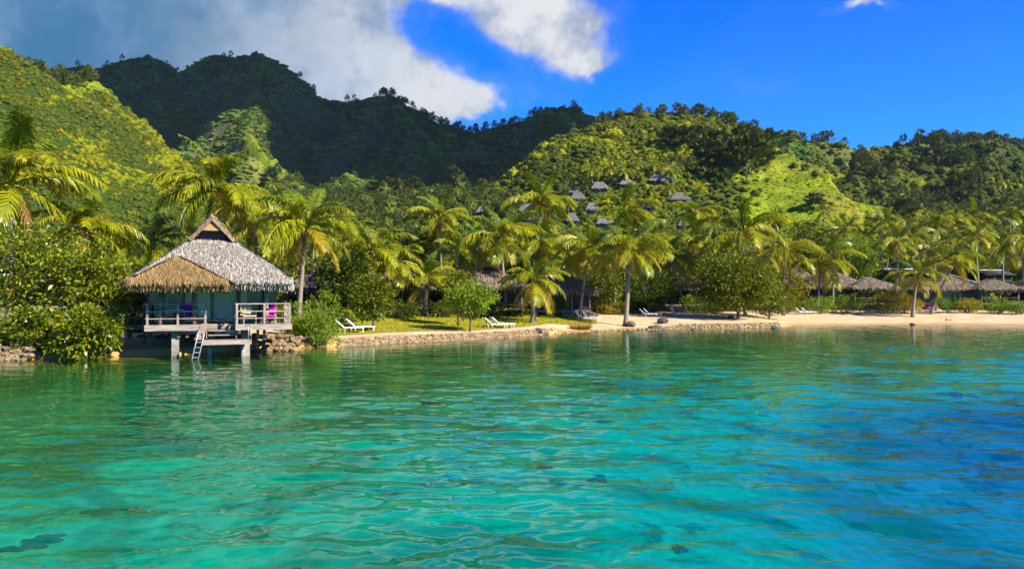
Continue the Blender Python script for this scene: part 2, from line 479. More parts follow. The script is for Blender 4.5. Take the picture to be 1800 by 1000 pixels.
def terrain(x, y, full=False):
    x = np.asarray(x, float); y = np.asarray(y, float)
    shp = x.shape; x = x.ravel(); y = y.ravel()
    base = 0.9 + 0.165 * np.maximum(0, y - 108) - 0.06 * np.maximum(0, y - 520)
    base = np.where(y < 108, np.minimum(0.9, coast(x, y) - 0.25), base)
    base = np.where(inland(x, y) < 3, -4.0, base)
    wob = (fbm(x / 55.0, y / 55.0, 4) - 0.5)
    wob2 = (fbm(x / 17.0 + 40, y / 17.0 + 11, 3) - 0.5)
    z = base + wob * 7.0 * sstep(105, 200, y)
    y0 = np.interp(x, [-60, -25, 0], [70, 74, 98])
    toe = np.clip((y - y0) / 85.0, 0, 1); toe = 1 - (1 - toe) ** 2
    best = np.full(x.shape, 1.0); who = np.full(x.shape, -1)
    for k, (name, (P, L0, p, gully, LB)) in enumerate(RIDGES.items()):
        zz = np.full(x.shape, -1e9); tt = np.ones(x.shape)
        dm = np.full(x.shape, 1e18); side = np.zeros(x.shape, bool)
        for a, b in zip(P[:-1], P[1:]):
            ux, uy = b[0] - a[0], b[1] - a[1]
            t = np.clip(((x - a[0]) * ux + (y - a[1]) * uy) / (ux * ux + uy * uy + 1e-9), 0.02, 0.98)
            d = (x - a[0] - t * ux) ** 2 + (y - a[1] - t * uy) ** 2
            m_ = d < dm
            dm = np.where(m_, d, dm); side = np.where(m_, ux * (y - a[1]) - uy * (x - a[0]) > 0, side)
        S_ = np.where(side, LB, L0)
        for a, b in zip(P[:-1], P[1:]):
            ux, uy = b[0] - a[0], b[1] - a[1]
            t = np.clip(((x - a[0]) * ux + (y - a[1]) * uy) / (ux * ux + uy * uy + 1e-9), 0, 1)
            d = np.hypot(x - a[0] - t * ux, y - a[1] - t * uy)
            hz = a[2] + t * (b[2] - a[2])
            L = np.maximum(12.0, (hz - base) / S_)
            tn = np.clip(d / L * (1 + gully * wob * np.minimum(1, d / 40) * 0.9), 0, 1)
            q = (hz - base) * (1 - tn) ** p + wob2 * 3.0 * np.minimum(1, d / 12) * (1 - tn) + wob * 26 * gully * np.sin(np.pi * tn) * np.clip((hz - base) / 50, 0, 1)
            m_ = q > zz
            zz = np.where(m_, q, zz); tt = np.where(m_, tn, tt)
        zz = base + zz * toe
        t = tt
        w = zz > z
        z = np.where(w, zz, z); best = np.where(w, t, best); who = np.where(w, k, who)
    rdg = 1 - np.abs(2 * fbm(x / 70.0 + 5, y / 95.0 + 2, 3) - 1) * 1.6
    rdg2 = 1 - np.abs(2 * fbm(x / 26.0 + 15, y / 34.0 + 7, 3) - 1) * 1.6
    hi_ = sstep(0.05, 0.42, best) * sstep(1.0, 0.7, best) * toe
    far_ = sstep(380, 560, y)
    z = z + hi_ * ((np.clip(rdg, .25, 1) - 0.72) * (10 + 44 * far_) + (np.clip(rdg2, .25, 1) - 0.72) * (4.0 + 13 * far_))
    if full:
        return z.reshape(shp), best.reshape(shp), who.reshape(shp)
    return z.reshape(shp)
RNAMES = list(RIDGES)

def on_ground(px, py, lo=36.0, hi=130.0):
    """The point of the coast seen at a pixel."""
    Ys = np.linspace(lo, hi, 1500)
    g_ = coast(px_x(px, Ys), Ys); r_ = py_z(py, Ys)
    k = np.argmax(g_ >= r_)
    Y = Ys[k] if (g_ >= r_).any() else hi
    return Vector((px_x(px, Y), Y, float(coast(np.array([px_x(px, Y)]), np.array([Y]))[0])))

def grid_mesh(name, xs, ys, zf, material, smooth=True):
    V = np.stack([xs, ys, zf], -1)
    r, c = xs.shape
    i = np.arange(r * c).reshape(r, c)
    Fq = np.stack([i[:-1, :-1], i[:-1, 1:], i[1:, 1:], i[1:, :-1]], -1).reshape(-1, 4)
    return np_mesh(name, V.reshape(-1, 3), Fq, material, smooth)

def add_attr(me, name, vals):
    a = me.attributes.new(name, 'FLOAT', 'POINT')
    a.data.foreach_set('value', np.asarray(vals, np.float32).ravel())

def add_col(me, name, vals):
    a = me.attributes.new(name, 'FLOAT_COLOR', 'POINT')
    v = np.ones((len(vals), 4), np.float32); v[:, :3] = vals
    a.data.foreach_set('color', v.ravel())

# ---- seabed
m, g = newmat('seabed_sand')
p_ = g.pos()
n1 = g.noise(p_, 0.16, 5.0, 0.6, 0.6); n2 = g.noise(p_, 0.75, 5.0, 0.65, 0.4); n3 = g.noise(p_, 3.0, 4.0, 0.6)
c = g.mix(g.ramp01(n3, 0.3, 0.7), (0.46, 0.44, 0.36), (0.68, 0.66, 0.56))
c = g.mix(g.m('MULTIPLY', g.ramp01(n1, 0.47, 0.60), 0.70), c, (0.09, 0.115, 0.035))
c = g.mix(g.m('MULTIPLY', g.ramp01(n2, 0.54, 0.66), 0.75), c, (0.07, 0.065, 0.035))
g.out(g.principled(c, 0.9, g.bump(n2, 0.6, 0.25), spec=0.1))
gx, gy = np.meshgrid(np.concatenate([[-3000, -900], np.linspace(-300, -50, 18), np.linspace(-48, 70, 120), np.linspace(74, 300, 20), [900, 3000]]), np.concatenate([[-3000, -900, -300], np.linspace(-80, 4, 15), np.linspace(6, 95, 100)]))
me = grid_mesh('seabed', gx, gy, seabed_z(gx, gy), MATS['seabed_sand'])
tag(link('seabed', me), 'pale sandy lagoon bed with dark coral patches', kind='structure')

# ---- water: clear, tinted by its depth, rippled
m, g = newmat('lagoon_water')
p_ = g.pos()
depth = g.attr('water_depth')
tcol = g.node('ShaderNodeValToRGB')
cr = tcol.color_ramp
cr.elements[0].position = 0.0; cr.elements[0].color = (0.92, 0.90, 0.74, 1)
cr.elements[1].position = 1.0; cr.elements[1].color = (0.004, 0.14, 0.38, 1)
for po, co_ in ((0.05, (0.52, 0.62, 0.32, 1)), (0.12, (0.20, 0.46, 0.20, 1)), (0.20, (0.075, 0.44, 0.25, 1)), (0.27, (0.045, 0.55, 0.39, 1)), (0.35, (0.04, 0.60, 0.55, 1)), (0.62, (0.01, 0.28, 0.52, 1))):
    e = cr.elements.new(po); e.color = co_
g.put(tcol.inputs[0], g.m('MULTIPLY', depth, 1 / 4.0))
scol = g.node('ShaderNodeValToRGB')
cr = scol.color_ramp
cr.elements[0].position = 0.0; cr.elements[0].color = (0.10, 0.16, 0.07, 1)
cr.elements[1].position = 1.0; cr.elements[1].color = (0.0, 0.05, 0.15, 1)
for po, co_ in ((0.12, (0.05, 0.26, 0.07, 1)), (0.26, (0.0, 0.42, 0.22, 1)), (0.36, (0.0, 0.46, 0.36, 1)), (0.6, (0.0, 0.16, 0.26, 1))):
    e = cr.elements.new(po); e.color = co_
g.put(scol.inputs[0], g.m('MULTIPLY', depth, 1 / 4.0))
w3 = g.noise(g.mapping(p_, scale=(0.55, 1.0, 1.0), rot=(0, 0, 0.2), loc=(1, 9, 0)), 5.0, 2.0, 0.5, 0.3)
hgt = g.m('MULTIPLY', w3, 0.0045)
nb = g.bump(hgt, 1.0, 1.0)
dt = g.node('ShaderNodeVectorMath', operation='DOT_PRODUCT')          # Schlick's law, the same from above and below
g.put(dt.inputs[0], nb); g.put(dt.inputs[1], g.node('ShaderNodeNewGeometry').outputs['Incoming'])
cs_ = g.m('ABSOLUTE', dt.outputs['Value'])
fres = g.m('ADD', 0.02, g.m('MULTIPLY', 0.98, g.m('POWER', g.m('SUBTRACT', 1.0, cs_, clamp=True), 5.0)))
gl = g.node('ShaderNodeBsdfGlossy'); gl.inputs['Roughness'].default_value = 0.015; g.put(gl.inputs['Normal'], nb)
tr = g.node('ShaderNodeBsdfTransparent'); g.put(tr.inputs['Color'], tcol.outputs[0])
df = g.node('ShaderNodeBsdfDiffuse'); g.put(df.inputs['Color'], scol.outputs[0])
body = g.node('ShaderNodeMixShader'); g.put(body.inputs[0], g.m('MULTIPLY', g.ramp01(depth, 0.05, 1.2), 0.12))
g.nt.links.new(tr.outputs[0], body.inputs[1]); g.nt.links.new(df.outputs[0], body.inputs[2])
mx = g.node('ShaderNodeMixShader')
g.nt.links.new(fres, mx.inputs[0]); g.nt.links.new(body.outputs[0], mx.inputs[1]); g.nt.links.new(gl.outputs[0], mx.inputs[2])
g.out(mx.outputs[0])
def swell(x, y):
    """Height of the ripples: many small wave trains running towards the shore."""
    rs_ = np.random.RandomState(8); z = np.zeros(x.shape)
    for i in range(40):
        lam = math.exp(rs_.uniform(math.log(0.26), math.log(2.0)))
        th = rs_.normal(math.pi / 2, 0.46); ph = rs_.uniform(0, 6.28); k_ = 2 * math.pi / lam
        z += 0.0044 * lam ** 0.95 * np.sin(k_ * (x * math.cos(th) + y * math.sin(th)) + ph + 1.5 * np.sin(0.35 * x + 0.22 * y + i))
    return z * (0.45 + 1.1 * fbm(x * 0.18 + 3, y * 0.30 + 9, 2))
wa = np.concatenate([np.linspace(-60, -34, 150), np.linspace(-33.8, 33.8, 760), np.linspace(34, 60, 150)])
wy = np.concatenate([np.linspace(3.0, 14, 150), np.geomspace(14.06, 95, 360)])
wA, wY = np.meshgrid(np.tan(np.radians(wa)), wy); wX = wA * wY
calm_ = lambda x, y: 0.20 + 0.75 * sstep(10, 46, -inland(x, y))
wZ = swell(wX, wY) * calm_(wX, wY)
edge = np.minimum(sstep(60, 58, np.abs(np.degrees(np.arctan(wA)))), sstep(3.0, 3.6, wY))
V1 = np.stack([wX, wY, wZ * edge], -1).reshape(-1, 3)
i = np.arange(len(V1)).reshape(wX.shape)
F1 = np.stack([i[:-1, :-1], i[:-1, 1:], i[1:, 1:], i[1:, :-1]], -1).reshape(-1, 4)
V2 = np.stack([gx, gy, np.full_like(gx, -0.012)], -1).reshape(-1, 3)
inner = (np.abs(np.degrees(np.arctan2(V2[:, 0], V2[:, 1]))) < 59.5) & (V2[:, 1] > 3.1) & (V2[:, 1] < 94.5)
j = np.arange(len(V2)).reshape(gx.shape)
F2 = np.stack([j[:-1, :-1], j[:-1, 1:], j[1:, 1:], j[1:, :-1]], -1).reshape(-1, 4)
F2 = F2[~inner[F2].all(1)]
VW = np.concatenate([V1, V2])
me = np_mesh('water', VW, np.concatenate([F1, F2 + len(V1)]), MATS['lagoon_water'], True)
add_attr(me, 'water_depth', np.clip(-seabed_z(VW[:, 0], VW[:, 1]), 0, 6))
tag(link('water', me), 'clear turquoise lagoon water with small ripples', kind='structure')

# ---- sand of the coast
m, g = newmat('beach_sand')
p_ = g.pos()
s_ = g.attr('inland')
n1 = g.noise(p_, 0.5, 5.0, 0.6); n2 = g.noise(p_, 6.0, 4.0, 0.7)
c = g.mix(g.ramp01(n1, 0.3, 0.7), (0.40, 0.285, 0.165), (0.54, 0.40, 0.24))
c = g.mix(g.m('MULTIPLY', g.ramp01(n2, 0.45, 0.8), 0.35), c, (0.42, 0.29, 0.15))
wet = g.ramp01(g.m('ADD', s_, g.m('MULTIPLY', g.m('SUBTRACT', n1, 0.5), 1.2)), 2.2, 0.6)
c = g.mix(wet, c, (0.42, 0.26, 0.09))
soil = g.ramp01(g.m('ADD', s_, g.m('MULTIPLY', g.m('SUBTRACT', n1, 0.5), 5.0)), 12.5, 15.5)
c = g.mix(soil, c, (0.09, 0.06, 0.03))
g.out(g.principled(c, g.m('SUBTRACT', 0.9, g.m('MULTIPLY', wet, 0.4)), g.bump(g.noise(p_, 3.0, 5.0, 0.7), 0.6, 0.08), spec=0.25))
us = np.concatenate([np.linspace(-220, -45, 30), np.linspace(-44, 70, 300), np.linspace(71, 260, 40)])
ss = np.concatenate([np.linspace(-3, -0.2, 8), np.linspace(0, 1.2, 9), np.linspace(1.5, 16, 36), np.linspace(18, 110, 30)])
cx, cs = np.meshgrid(us, ss)
cyy = shore(cx) + cs / 0.85
cz = coast(cx, cyy) + 0.10 * (fbm(cx * 0.5, cyy * 0.5) - 0.5) * sstep(0.6, 2.0, cs)
me = grid_mesh('beach', cx, cyy, cz, MATS['beach_sand'])
add_attr(me, 'inland', cs)
tag(link('beach', me), 'strip of golden sand along the lagoon', kind='structure')

# ---- lawn
m, g = newmat('lawn_grass')
p_ = g.pos()
n1 = g.noise(p_, 0.35, 4.0, 0.6); n2 = g.noise(p_, 14.0, 4.0, 0.7)
c = g.mix(g.ramp01(n1, 0.3, 0.7), (0.19, 0.185, 0.012), (0.27, 0.225, 0.02))
c = g.mix(g.m('MULTIPLY', g.ramp01(n2, 0.4, 0.8), 0.4), c, (0.10, 0.11, 0.01))
g.out(g.principled(c, 0.85, g.bump(n2, 0.8, 0.05), spec=0.15))
lx, lt = np.meshgrid(np.linspace(-14, 8.0, 70), np.linspace(0, 1, 26))
l0 = 3.2 + 1.2 * np.sin(lx * 0.6) * 0.4 + 2.2 * sstep(0, 6, lx)
l1 = np.where(lx < 4, 17.0, 17.0 - 9 * sstep(4, 8, lx))
lsx = l0 + (l1 - l0) * lt
lyy = shore(lx) + lsx / 0.85
lz = coast(lx, lyy) + 0.10 * (fbm(lx * 0.5, lyy * 0.5) - 0.5) * sstep(0.6, 2.0, lsx) + 0.03
tag(link('lawn', grid_mesh('lawn', lx, lyy, lz, MATS['lawn_grass'])), 'sunlit yellow-green lawn behind the sand', kind='structure')
# blades at the lawn surface
rs = np.random.RandomState(5)
n = 9000
bx = rs.uniform(-13.8, 7.5, n); bt = rs.rand(n)
b0 = 3.2 + 1.2 * np.sin(bx * 0.6) * 0.4 + 2.2 * sstep(0, 6, bx); b1 = np.where(bx < 4, 17.0, 17.0 - 9 * sstep(4, 8, bx))
bs = b0 + (b1 - b0) * bt; by = shore(bx) + bs / 0.85
bz = coast(bx, by) + 0.10 * (fbm(bx * 0.5, by * 0.5) - 0.5) * sstep(0.6, 2.0, bs) + 0.02
a_ = rs.rand(n) * 6.28; hh = rs.uniform(0.05, 0.11, n); ww = 0.05
P = np.stack([bx, by, bz], 1)
d_ = np.stack([np.cos(a_), np.sin(a_), np.zeros(n)], 1) * ww
t_ = np.stack([rs.uniform(-.05, .05, n), rs.uniform(-.05, .05, n), hh], 1)
V = np.stack([P - d_, P + d_, P + t_], 1).reshape(-1, 3)
tag(link('grass', np_mesh('grass', V, np.arange(n * 3).reshape(-1, 3), MATS['hill_grass'])), 'short grass tufts over the lawn', kind='stuff')

# ---- hills
m, g = newmat('hill_ground')
p_ = g.pos()
col = g.attr('tone', 'Color')
n1 = g.noise(p_, 0.08, 5.0, 0.65); n2 = g.noise(p_, 0.6, 5.0, 0.7)
col = g.mix(1.0, col, g.mix(g.ramp01(n1, 0.3, 0.7), (0.72, 0.75, 0.8), (1.25, 1.18, 1.0)), 'MULTIPLY')
col = g.mix(1.0, col, g.mix(g.ramp01(n2, 0.3, 0.7), (0.62, 0.66, 0.7), (1.25, 1.22, 1.1)), 'MULTIPLY')
g.out(g.principled(col, 0.9, g.bump(n2, 1.0, 1.2), spec=0.1))
ta = np.concatenate([np.linspace(-60, -36, 50), np.linspace(-35.7, 35.7, 620), np.linspace(36, 60, 50)])
ty = np.geomspace(66, 1050, 340)
tA, tY = np.meshgrid(np.tan(np.radians(ta)), ty)
tX = tA * tY
tZ, tT, tW = terrain(tX, tY, True)
tZ = tZ + (fbm(tX / 5.0, tY / 5.0, 3) - 0.5) * 1.2 * sstep(110, 180, tY)
idx = {n_: i for i, n_ in enumerate(RNAMES)}
GRASS = np.array((0.165, 0.225, 0.010)); FOREST = np.array((0.034, 0.066, 0.008)); ROCK = np.array((0.12, 0.092, 0.072)); OCHRE = np.array((0.20, 0.165, 0.03))
def grassiness(X_, Y_, t, w):
    n = fbm(X_ / 38.0 + 3, Y_ / 38.0 + 8, 4)
    px = X_ / Y_ * F + 900
    gr = np.zeros(X_.shape)
    is_r = ((w == idx['right']) | (w == idx['right_spur']) | (w == -1)) & (Y_ > 165) & (Y_ < 350) & (px > 950)
    gr = np.where(w == idx['left'], np.maximum(sstep(0.16, 0.02, t) * sstep(0.36, 0.56, n + 0.12), sstep(0.10, 0.01, t) * sstep(170, 210, px)), gr)
    gr = np.where(w == idx['spur_a'], sstep(640, 590, Y_) * sstep(0.62, 0.30, t) * (0.5 + 0.8 * sstep(0.40, 0.55, n)), gr)
    gr = np.where((w == idx['spur_b']), sstep(0.25, 0.05, t) * 0.7 * sstep(680, 600, Y_), gr)
    gr = np.where((w == idx['far_right']) | (w == idx['far_spur']) | (w == idx['far_spur_b']), sstep(0.52, 0.62, n) * 0.5, gr)
    gr = np.where((w == -1), sstep(0.58, 0.66, n) * 0.9 * sstep(200, 300, Y_), gr)
    gr = np.where(is_r, sstep(1240, 1345, px + (n - 0.5) * 160 + (280 - Y_) * 0.25) * sstep(1640, 1540, px) + 0.25 * sstep(0.5, 0.62, n), gr)
    return np.clip(gr, 0, 1)
gr = grassiness(tX, tY, tT, tW)
# steep faces show rock
dz = np.hypot(np.gradient(tZ, axis=0) / np.maximum(np.gradient(tY, axis=0), 1e-3), np.gradient(tZ, axis=1) / np.maximum(np.abs(np.gradient(tX, axis=1)), 1e-3))
rk = sstep(0.95, 1.30, dz + 0.8 * (fbm(tX / 22.0, tY / 22.0, 3) - 0.5)) * (tY > 430) * 0.45
colr = FOREST[None, None] * (1 - gr[..., None]) + (GRASS * (1 - 0.3 * 0) )[None, None] * gr[..., None]
och = (sstep(0.55, 0.7, fbm(tX / 20.0 + 9, tY / 20.0, 3)) * gr * 0.6)[..., None]
colr = colr * (1 - och) + OCHRE * och
colr = colr * (1 - rk[..., None]) + ROCK * rk[..., None]
me = grid_mesh('hills', tX, tY, tZ, MATS['hill_ground'])
add_col(me, 'tone', colr.reshape(-1, 3))
tag(link('hills', me), 'steep green volcanic hills and mountain ridges behind the shore', kind='structure')

def terr_fast(x, y, extra=False):
    """The hills read back from their mesh grid."""
    x = np.asarray(x, float); y = np.asarray(y, float)
    ai = np.interp(np.degrees(np.arctan2(x, y)), ta, np.arange(len(ta)))
    yi = np.interp(np.log(np.maximum(y, 1)), np.log(ty), np.arange(len(ty)))
    a0 = np.clip(ai.astype(int), 0, len(ta) - 2); y0 = np.clip(yi.astype(int), 0, len(ty) - 2)
    fa, fy = ai - a0, yi - y0
    z = (tZ[y0, a0] * (1 - fa) + tZ[y0, a0 + 1] * fa) * (1 - fy) + (tZ[y0 + 1, a0] * (1 - fa) + tZ[y0 + 1, a0 + 1] * fa) * fy
    if extra:
        return z, tT[y0, a0], tW[y0, a0]
    return z

def gz(x, y):
    return float(max(coast(np.array([x]), np.array([y]))[0], terr_fast(np.array([x]), np.array([y]))[0]))

def on_hill(px, py, lo=112.0, hi=930.0):
    Ys = np.linspace(lo, hi, 1600)
    t_ = terr_fast(px_x(px, Ys), Ys); r_ = py_z(py, Ys)
    ok = t_ >= r_
    Y = Ys[np.argmax(ok)] if ok.any() else hi
    return Vector((px_x(px, Y), Y, float(terr_fast(np.array([px_x(px, Y)]), np.array([Y]))[0])))

# ---- unseen cloud above the view, its outline shaped to shade the mountain
def shade_cloud(name, outline, alt, seed):
    """A heap of vapour whose base outline is given in plan."""
    import bmesh
    rr = random.Random(seed)
    out = np.array(outline, float)
    def inside(p):
        c_ = False; j = len(out) - 1
        for i in range(len(out)):
            if (out[i, 1] > p[1]) != (out[j, 1] > p[1]) and p[0] < (out[j, 0] - out[i, 0]) * (p[1] - out[i, 1]) / (out[j, 1] - out[i, 1]) + out[i, 0]:
                c_ = not c_
            j = i
        return c_
    bm = bmesh.new()
    lo, hi = out.min(0), out.max(0)
    n = 0
    while n < 260:
        p = (rr.uniform(lo[0], hi[0]), rr.uniform(lo[1], hi[1]))
        if not inside(p): continue
        n += 1
        r = rr.uniform(30, 62)
        mt = Matrix.Translation((p[0], p[1], alt + rr.uniform(0, 45))) @ Matrix.Diagonal((r, r, r * rr.uniform(0.5, 0.8), 1))
        bmesh.ops.create_icosphere(bm, subdivisions=2, radius=1.0, matrix=mt)
    for v in bm.verts:
        q = v.co
        k = float(vnoise(q.x / 14.0 + q.z / 21.0, q.y / 14.0)) - 0.5
        v.co = q + Vector((k * 12, k * 10, k * 12))
    me = bpy.data.meshes.new(name); bm.to_mesh(me); bm.free()
    me.polygons.foreach_set('use_smooth', [True] * len(me.polygons))
    me.materials.append(MATS['cloud_vapour'])
    return tag(link(name, me), 'cloud out of view, shaped to shade the mountain', kind='structure')

def shade_plan(pts, alt):
    """Plan outline at cloud height for a shadow that falls on given points."""
    o = []
    for px, py, Y in pts:
        P0 = Vector((px_x(px, Y), Y, py_z(py, Y)))
        k = (alt - P0.z) / TO_SUN.z
        q = P0 + TO_SUN * k
        o.append((q.x, q.y))
    return o
shade_cloud('cloud', shade_plan([(-150, 60, 1000), (1090, 150, 1000), (1100, 205, 690), (1010, 225, 640), (900, 270, 600), (780, 285, 610), (640, 270, 640), (530, 240, 680), (500, 200, 740), (446, 190, 780), (390, 200, 740), (300, 235, 660), (180, 220, 620), (60, 200, 600), (-150, 160, 600)], 620.0), 620.0, 4)

# ================================================================== VEGETATION BUILDERS
def unit(a):
    return a / np.maximum(np.linalg.norm(a, axis=-1, keepdims=True), 1e-9)

def leaves(rs, P, out, size, aspect=0.45, droop=0.25, up=0.25, jitter=0.9):
    """Pointed leaves (one folded pair of triangles as a quad) at points P, growing along out."""
    n = len(P)
    d = unit(out + rs.normal(0, jitter, (n, 3)) * 0.6 + np.array([0, 0, up]))
    nr = unit(rs.normal(0, 1, (n, 3)) * 0.7 + np.array([0, 0, 0.9]) + out * 0.5)
    s = unit(np.cross(d, nr))
    L = (size * rs.uniform(0.65, 1.3, n))[:, None]
    mid = P + d * L * 0.5
    tip = P + d * L + np.array([0, 0, -1.0]) * L * droop
    w = L * aspect * 0.5
    V = np.stack([P, mid + s * w, tip, mid - s * w], 1).reshape(-1, 3)
    return V, np.arange(n * 4).reshape(-1, 4)

def blob_points(rs, n, r=1.0, shell=0.45):
    v = unit(rs.normal(0, 1, (n, 3)))
    return v * (shell + (1 - shell) * rs.rand(n, 1) ** 0.6) * r, v

def crown_mesh(name, seed, R3, ncl, nleaf, size, material, clr=0.34, aspect=0.45, flat=0.0, hollow=0.35, droop=0.25):
    """Foliage as many leaves in clusters over an uneven ellipsoid, centred at 0; R3 = radii."""
    rs = np.random.RandomState(seed)
    c, v = blob_points(rs, ncl, 1.0, hollow)
    lobes = unit(rs.normal(0, 1, (7, 3)))
    k = 0.80 + 0.30 * np.max(np.clip(v @ lobes.T, 0, 1) ** 4, axis=1)
    c = c * k[:, None]
    if flat: c[:, 2] = np.maximum(c[:, 2], -flat)
    c = c * np.array(R3)
    rad = clr * min(R3) * rs.uniform(0.6, 1.3, ncl)
    ci = rs.randint(0, ncl, nleaf)
    q, qv = blob_points(rs, nleaf, 1.0, 0.3)
    P = c[ci] + q * rad[ci][:, None] * np.array([1.25, 1.25, 0.8])
    outw = unit(P / np.array(R3)) * 0.6 + qv * 0.7
    V, Fq = leaves(rs, P, outw, size, aspect, droop)
    return np_mesh(name, V, Fq, material), c

def limbs(mb, rs, base, top, centers, r0, n=9):
    mb.tube([base, (base + top) / 2 + Vector((rs.normal(0, .06), rs.normal(0, .06), 0)), top], [r0, r0 * 0.8, r0 * 0.6], 8)
    for c in centers[:n]:
        c = Vector(c)
        s = base.lerp(top, rs.uniform(0.55, 1.0))
        midp = s.lerp(c, 0.5) + Vector((0, 0, rs.uniform(0.0, 0.25)))
        mb.tube([s, midp, c], [r0 * 0.42, r0 * 0.28, r0 * 0.10], 5)

TREE_CACHE = {}
def broadleaf(kind, seed, R3, hc, material, ncl=60, nleaf=2600, size=0.22, r0=0.12, flat=0.0, droop=0.25):
    key = (kind, seed, material)
    if key not in TREE_CACHE:
        cm, c = crown_mesh(kind + '_crown', seed, R3, ncl, nleaf, size, MATS[material], flat=flat, droop=droop)
        rs = np.random.RandomState(seed + 500)
        mb = MB()
        cc = c[np.argsort(-np.linalg.norm(c, axis=1))] * 0.85 + np.array([0, 0, hc])
        rs.shuffle(cc)
        limbs(mb, rs, Vector((0, 0, -0.3)), Vector((0, 0, max(0.5, hc - R3[2] * 0.25))), cc, r0, 11)
        TREE_CACHE[key] = (cm, mb.mesh(kind + '_trunk', MATS['bark'], True), hc)
    return TREE_CACHE[key]

def place_tree(name, var, loc, scale, rz, label, cat='tree', group=None, part='crown'):
    cm, tm, hc = var
    o = empty(name, loc, rz, label, cat, group)
    o.scale = scale if hasattr(scale, '__len__') else (scale,) * 3
    link('trunk' if part == 'crown' else 'stem', tm, o)
    link(part, cm, o, loc=(0, 0, hc))
    return o

def tree_at(px, Y, top, width, label, mat='leaf_mid', seed=1, base=None, group=None, name='broadleaf_tree', low=0.18, n=2600, size=0.25, depth=1.0, cat='tree'):
    """A tree whose crown spans `width` photo pixels and whose top is at row `top`."""
    if base is not None:
        p = on_ground(px, base)
    else:
        p = Vector((px_x(px, Y), Y, gz(px_x(px, Y), Y)))
    Y = p.y
    h = py_z(top, Y) - p.z
    w = width / F * Y
    lo = low * h
    rz_ = (h - lo) / 2 * 0.92; rx = w / 2 * 0.88
    hc = lo + (h - lo) / 2
    var = broadleaf(name + '%d' % int(px), seed, (rx, rx * depth, rz_), hc, mat, ncl=int(40 + n / 60), nleaf=n, size=size, r0=max(0.07, 0.022 * h + 0.02))
    return place_tree(name, var, p, 1.0, 0, label, cat, group, 'crown' if cat == 'tree' else 'foliage')

# ---- palm fronds, shared between the palms
def frond_mesh(name, e0, e1, seed, material, nl=38, wid=1.0):
    rr = random.Random(seed)
    N = 14
    pts = [Vector((0, 0, 0))]; tans = []
    yaw = rr.uniform(-0.25, 0.25)
    for i in range(N):
        t = (i + 0.5) / N
        e = e0 + (e1 - e0) * t ** 1.25
        d = Vector((math.cos(e) * math.cos(yaw * t), math.cos(e) * math.sin(yaw * t), math.sin(e)))
        pts.append(pts[-1] + d / N)
    mb = MB()
    mb.tube(pts, [0.017 * (1 - i / (N + 1)) + 0.002 for i in range(N + 1)], 4)
    def at(t):
        f = t * N; i = min(int(f), N - 1)
        return pts[i].lerp(pts[i + 1], f - i), (pts[i + 1] - pts[i]).normalized()
    for k in range(nl):
        t = 0.13 + 0.86 * (k + 0.5) / nl
        p, T = at(t)
        S0 = Vector((0, 0, 1)).cross(T)
        S0 = S0.normalized() if S0.length > 0.05 else Vector((0, 1, 0))
        N0 = T.cross(S0).normalized()
        ln = wid * 0.27 * (math.sin(math.pi * min(1, t * 0.80 + 0.17)) ** 0.65) * rr.uniform(0.85, 1.1)
        for sd in (-1, 1):
            if rr.random() < 0.04: continue
            d = (T * rr.uniform(0.55, 0.85) + S0 * sd * 0.8 + N0 * rr.uniform(-0.02, 0.35)).normalized()
            w = T * (0.0140 * rr.uniform(0.85, 1.2))
            m_ = p + d * ln * 0.5 + Vector((0, 0, -1)) * ln * 0.10
            e = p + d * ln * 0.9 + Vector((0, 0, -1)) * ln * rr.uniform(0.38, 0.62)
            n = len(mb.v)
            mb.v += [tuple(p - w * .6), tuple(p + w * .6), tuple(m_ + w), tuple(m_ - w), tuple(e)]
            mb.f += [(n, n + 1, n + 2, n + 3), (n + 3, n + 2, n + 4)]
    return mb.mesh(name, MATS[material])

FROND = {'up': [], 'mid': [], 'low': [], 'old': [], 'dry': []}
for s in range(3):
    FROND['up'].append(frond_mesh('frond_upright', R(82 - 6 * s), R(18 - 22 * s), 10 + s, 'palm_leaf_young'))
    FROND['mid'].append(frond_mesh('frond_arching', R(52 - 9 * s), R(-38 - 8 * s), 20 + s, 'palm_leaf'))
    FROND['mid'].append(frond_mesh('frond_arching', R(30 - 8 * s), R(-58 - 5 * s), 40 + s, 'palm_leaf'))
    FROND['low'].append(frond_mesh('frond_drooping', R(4 - 12 * s), R(-74 - 4 * s), 60 + s, 'palm_leaf'))
    FROND['old'].append(frond_mesh('frond_yellow', R(-8 - 14 * s), R(-78 - 3 * s), 80 + s, 'palm_leaf_old'))
FROND['dry'].append(frond_mesh('frond_dry', R(-62), R(-86), 99, 'palm_leaf_dry', 22, 0.7))
mb = MB()
rr = random.Random(3)
for k in range(7):
    a = k * 0.9; r_ = 0.16
    c = Vector((math.cos(a) * r_ * (1 + 0.4 * (k % 2)), math.sin(a) * r_ * (1 + 0.4 * (k % 2)), -0.22 - 0.16 * (k % 3)))
    ring = [0.0, 0.08, 0.105, 0.08, 0.0]
    mb.tube([c + Vector((0, 0, 0.13 - 0.065 * i)) for i in range(5)], [max(q, 0.004) for q in ring], 7, False)
COCONUTS = mb.mesh('coconut_bunch', MATS['coconut_husk'], True)

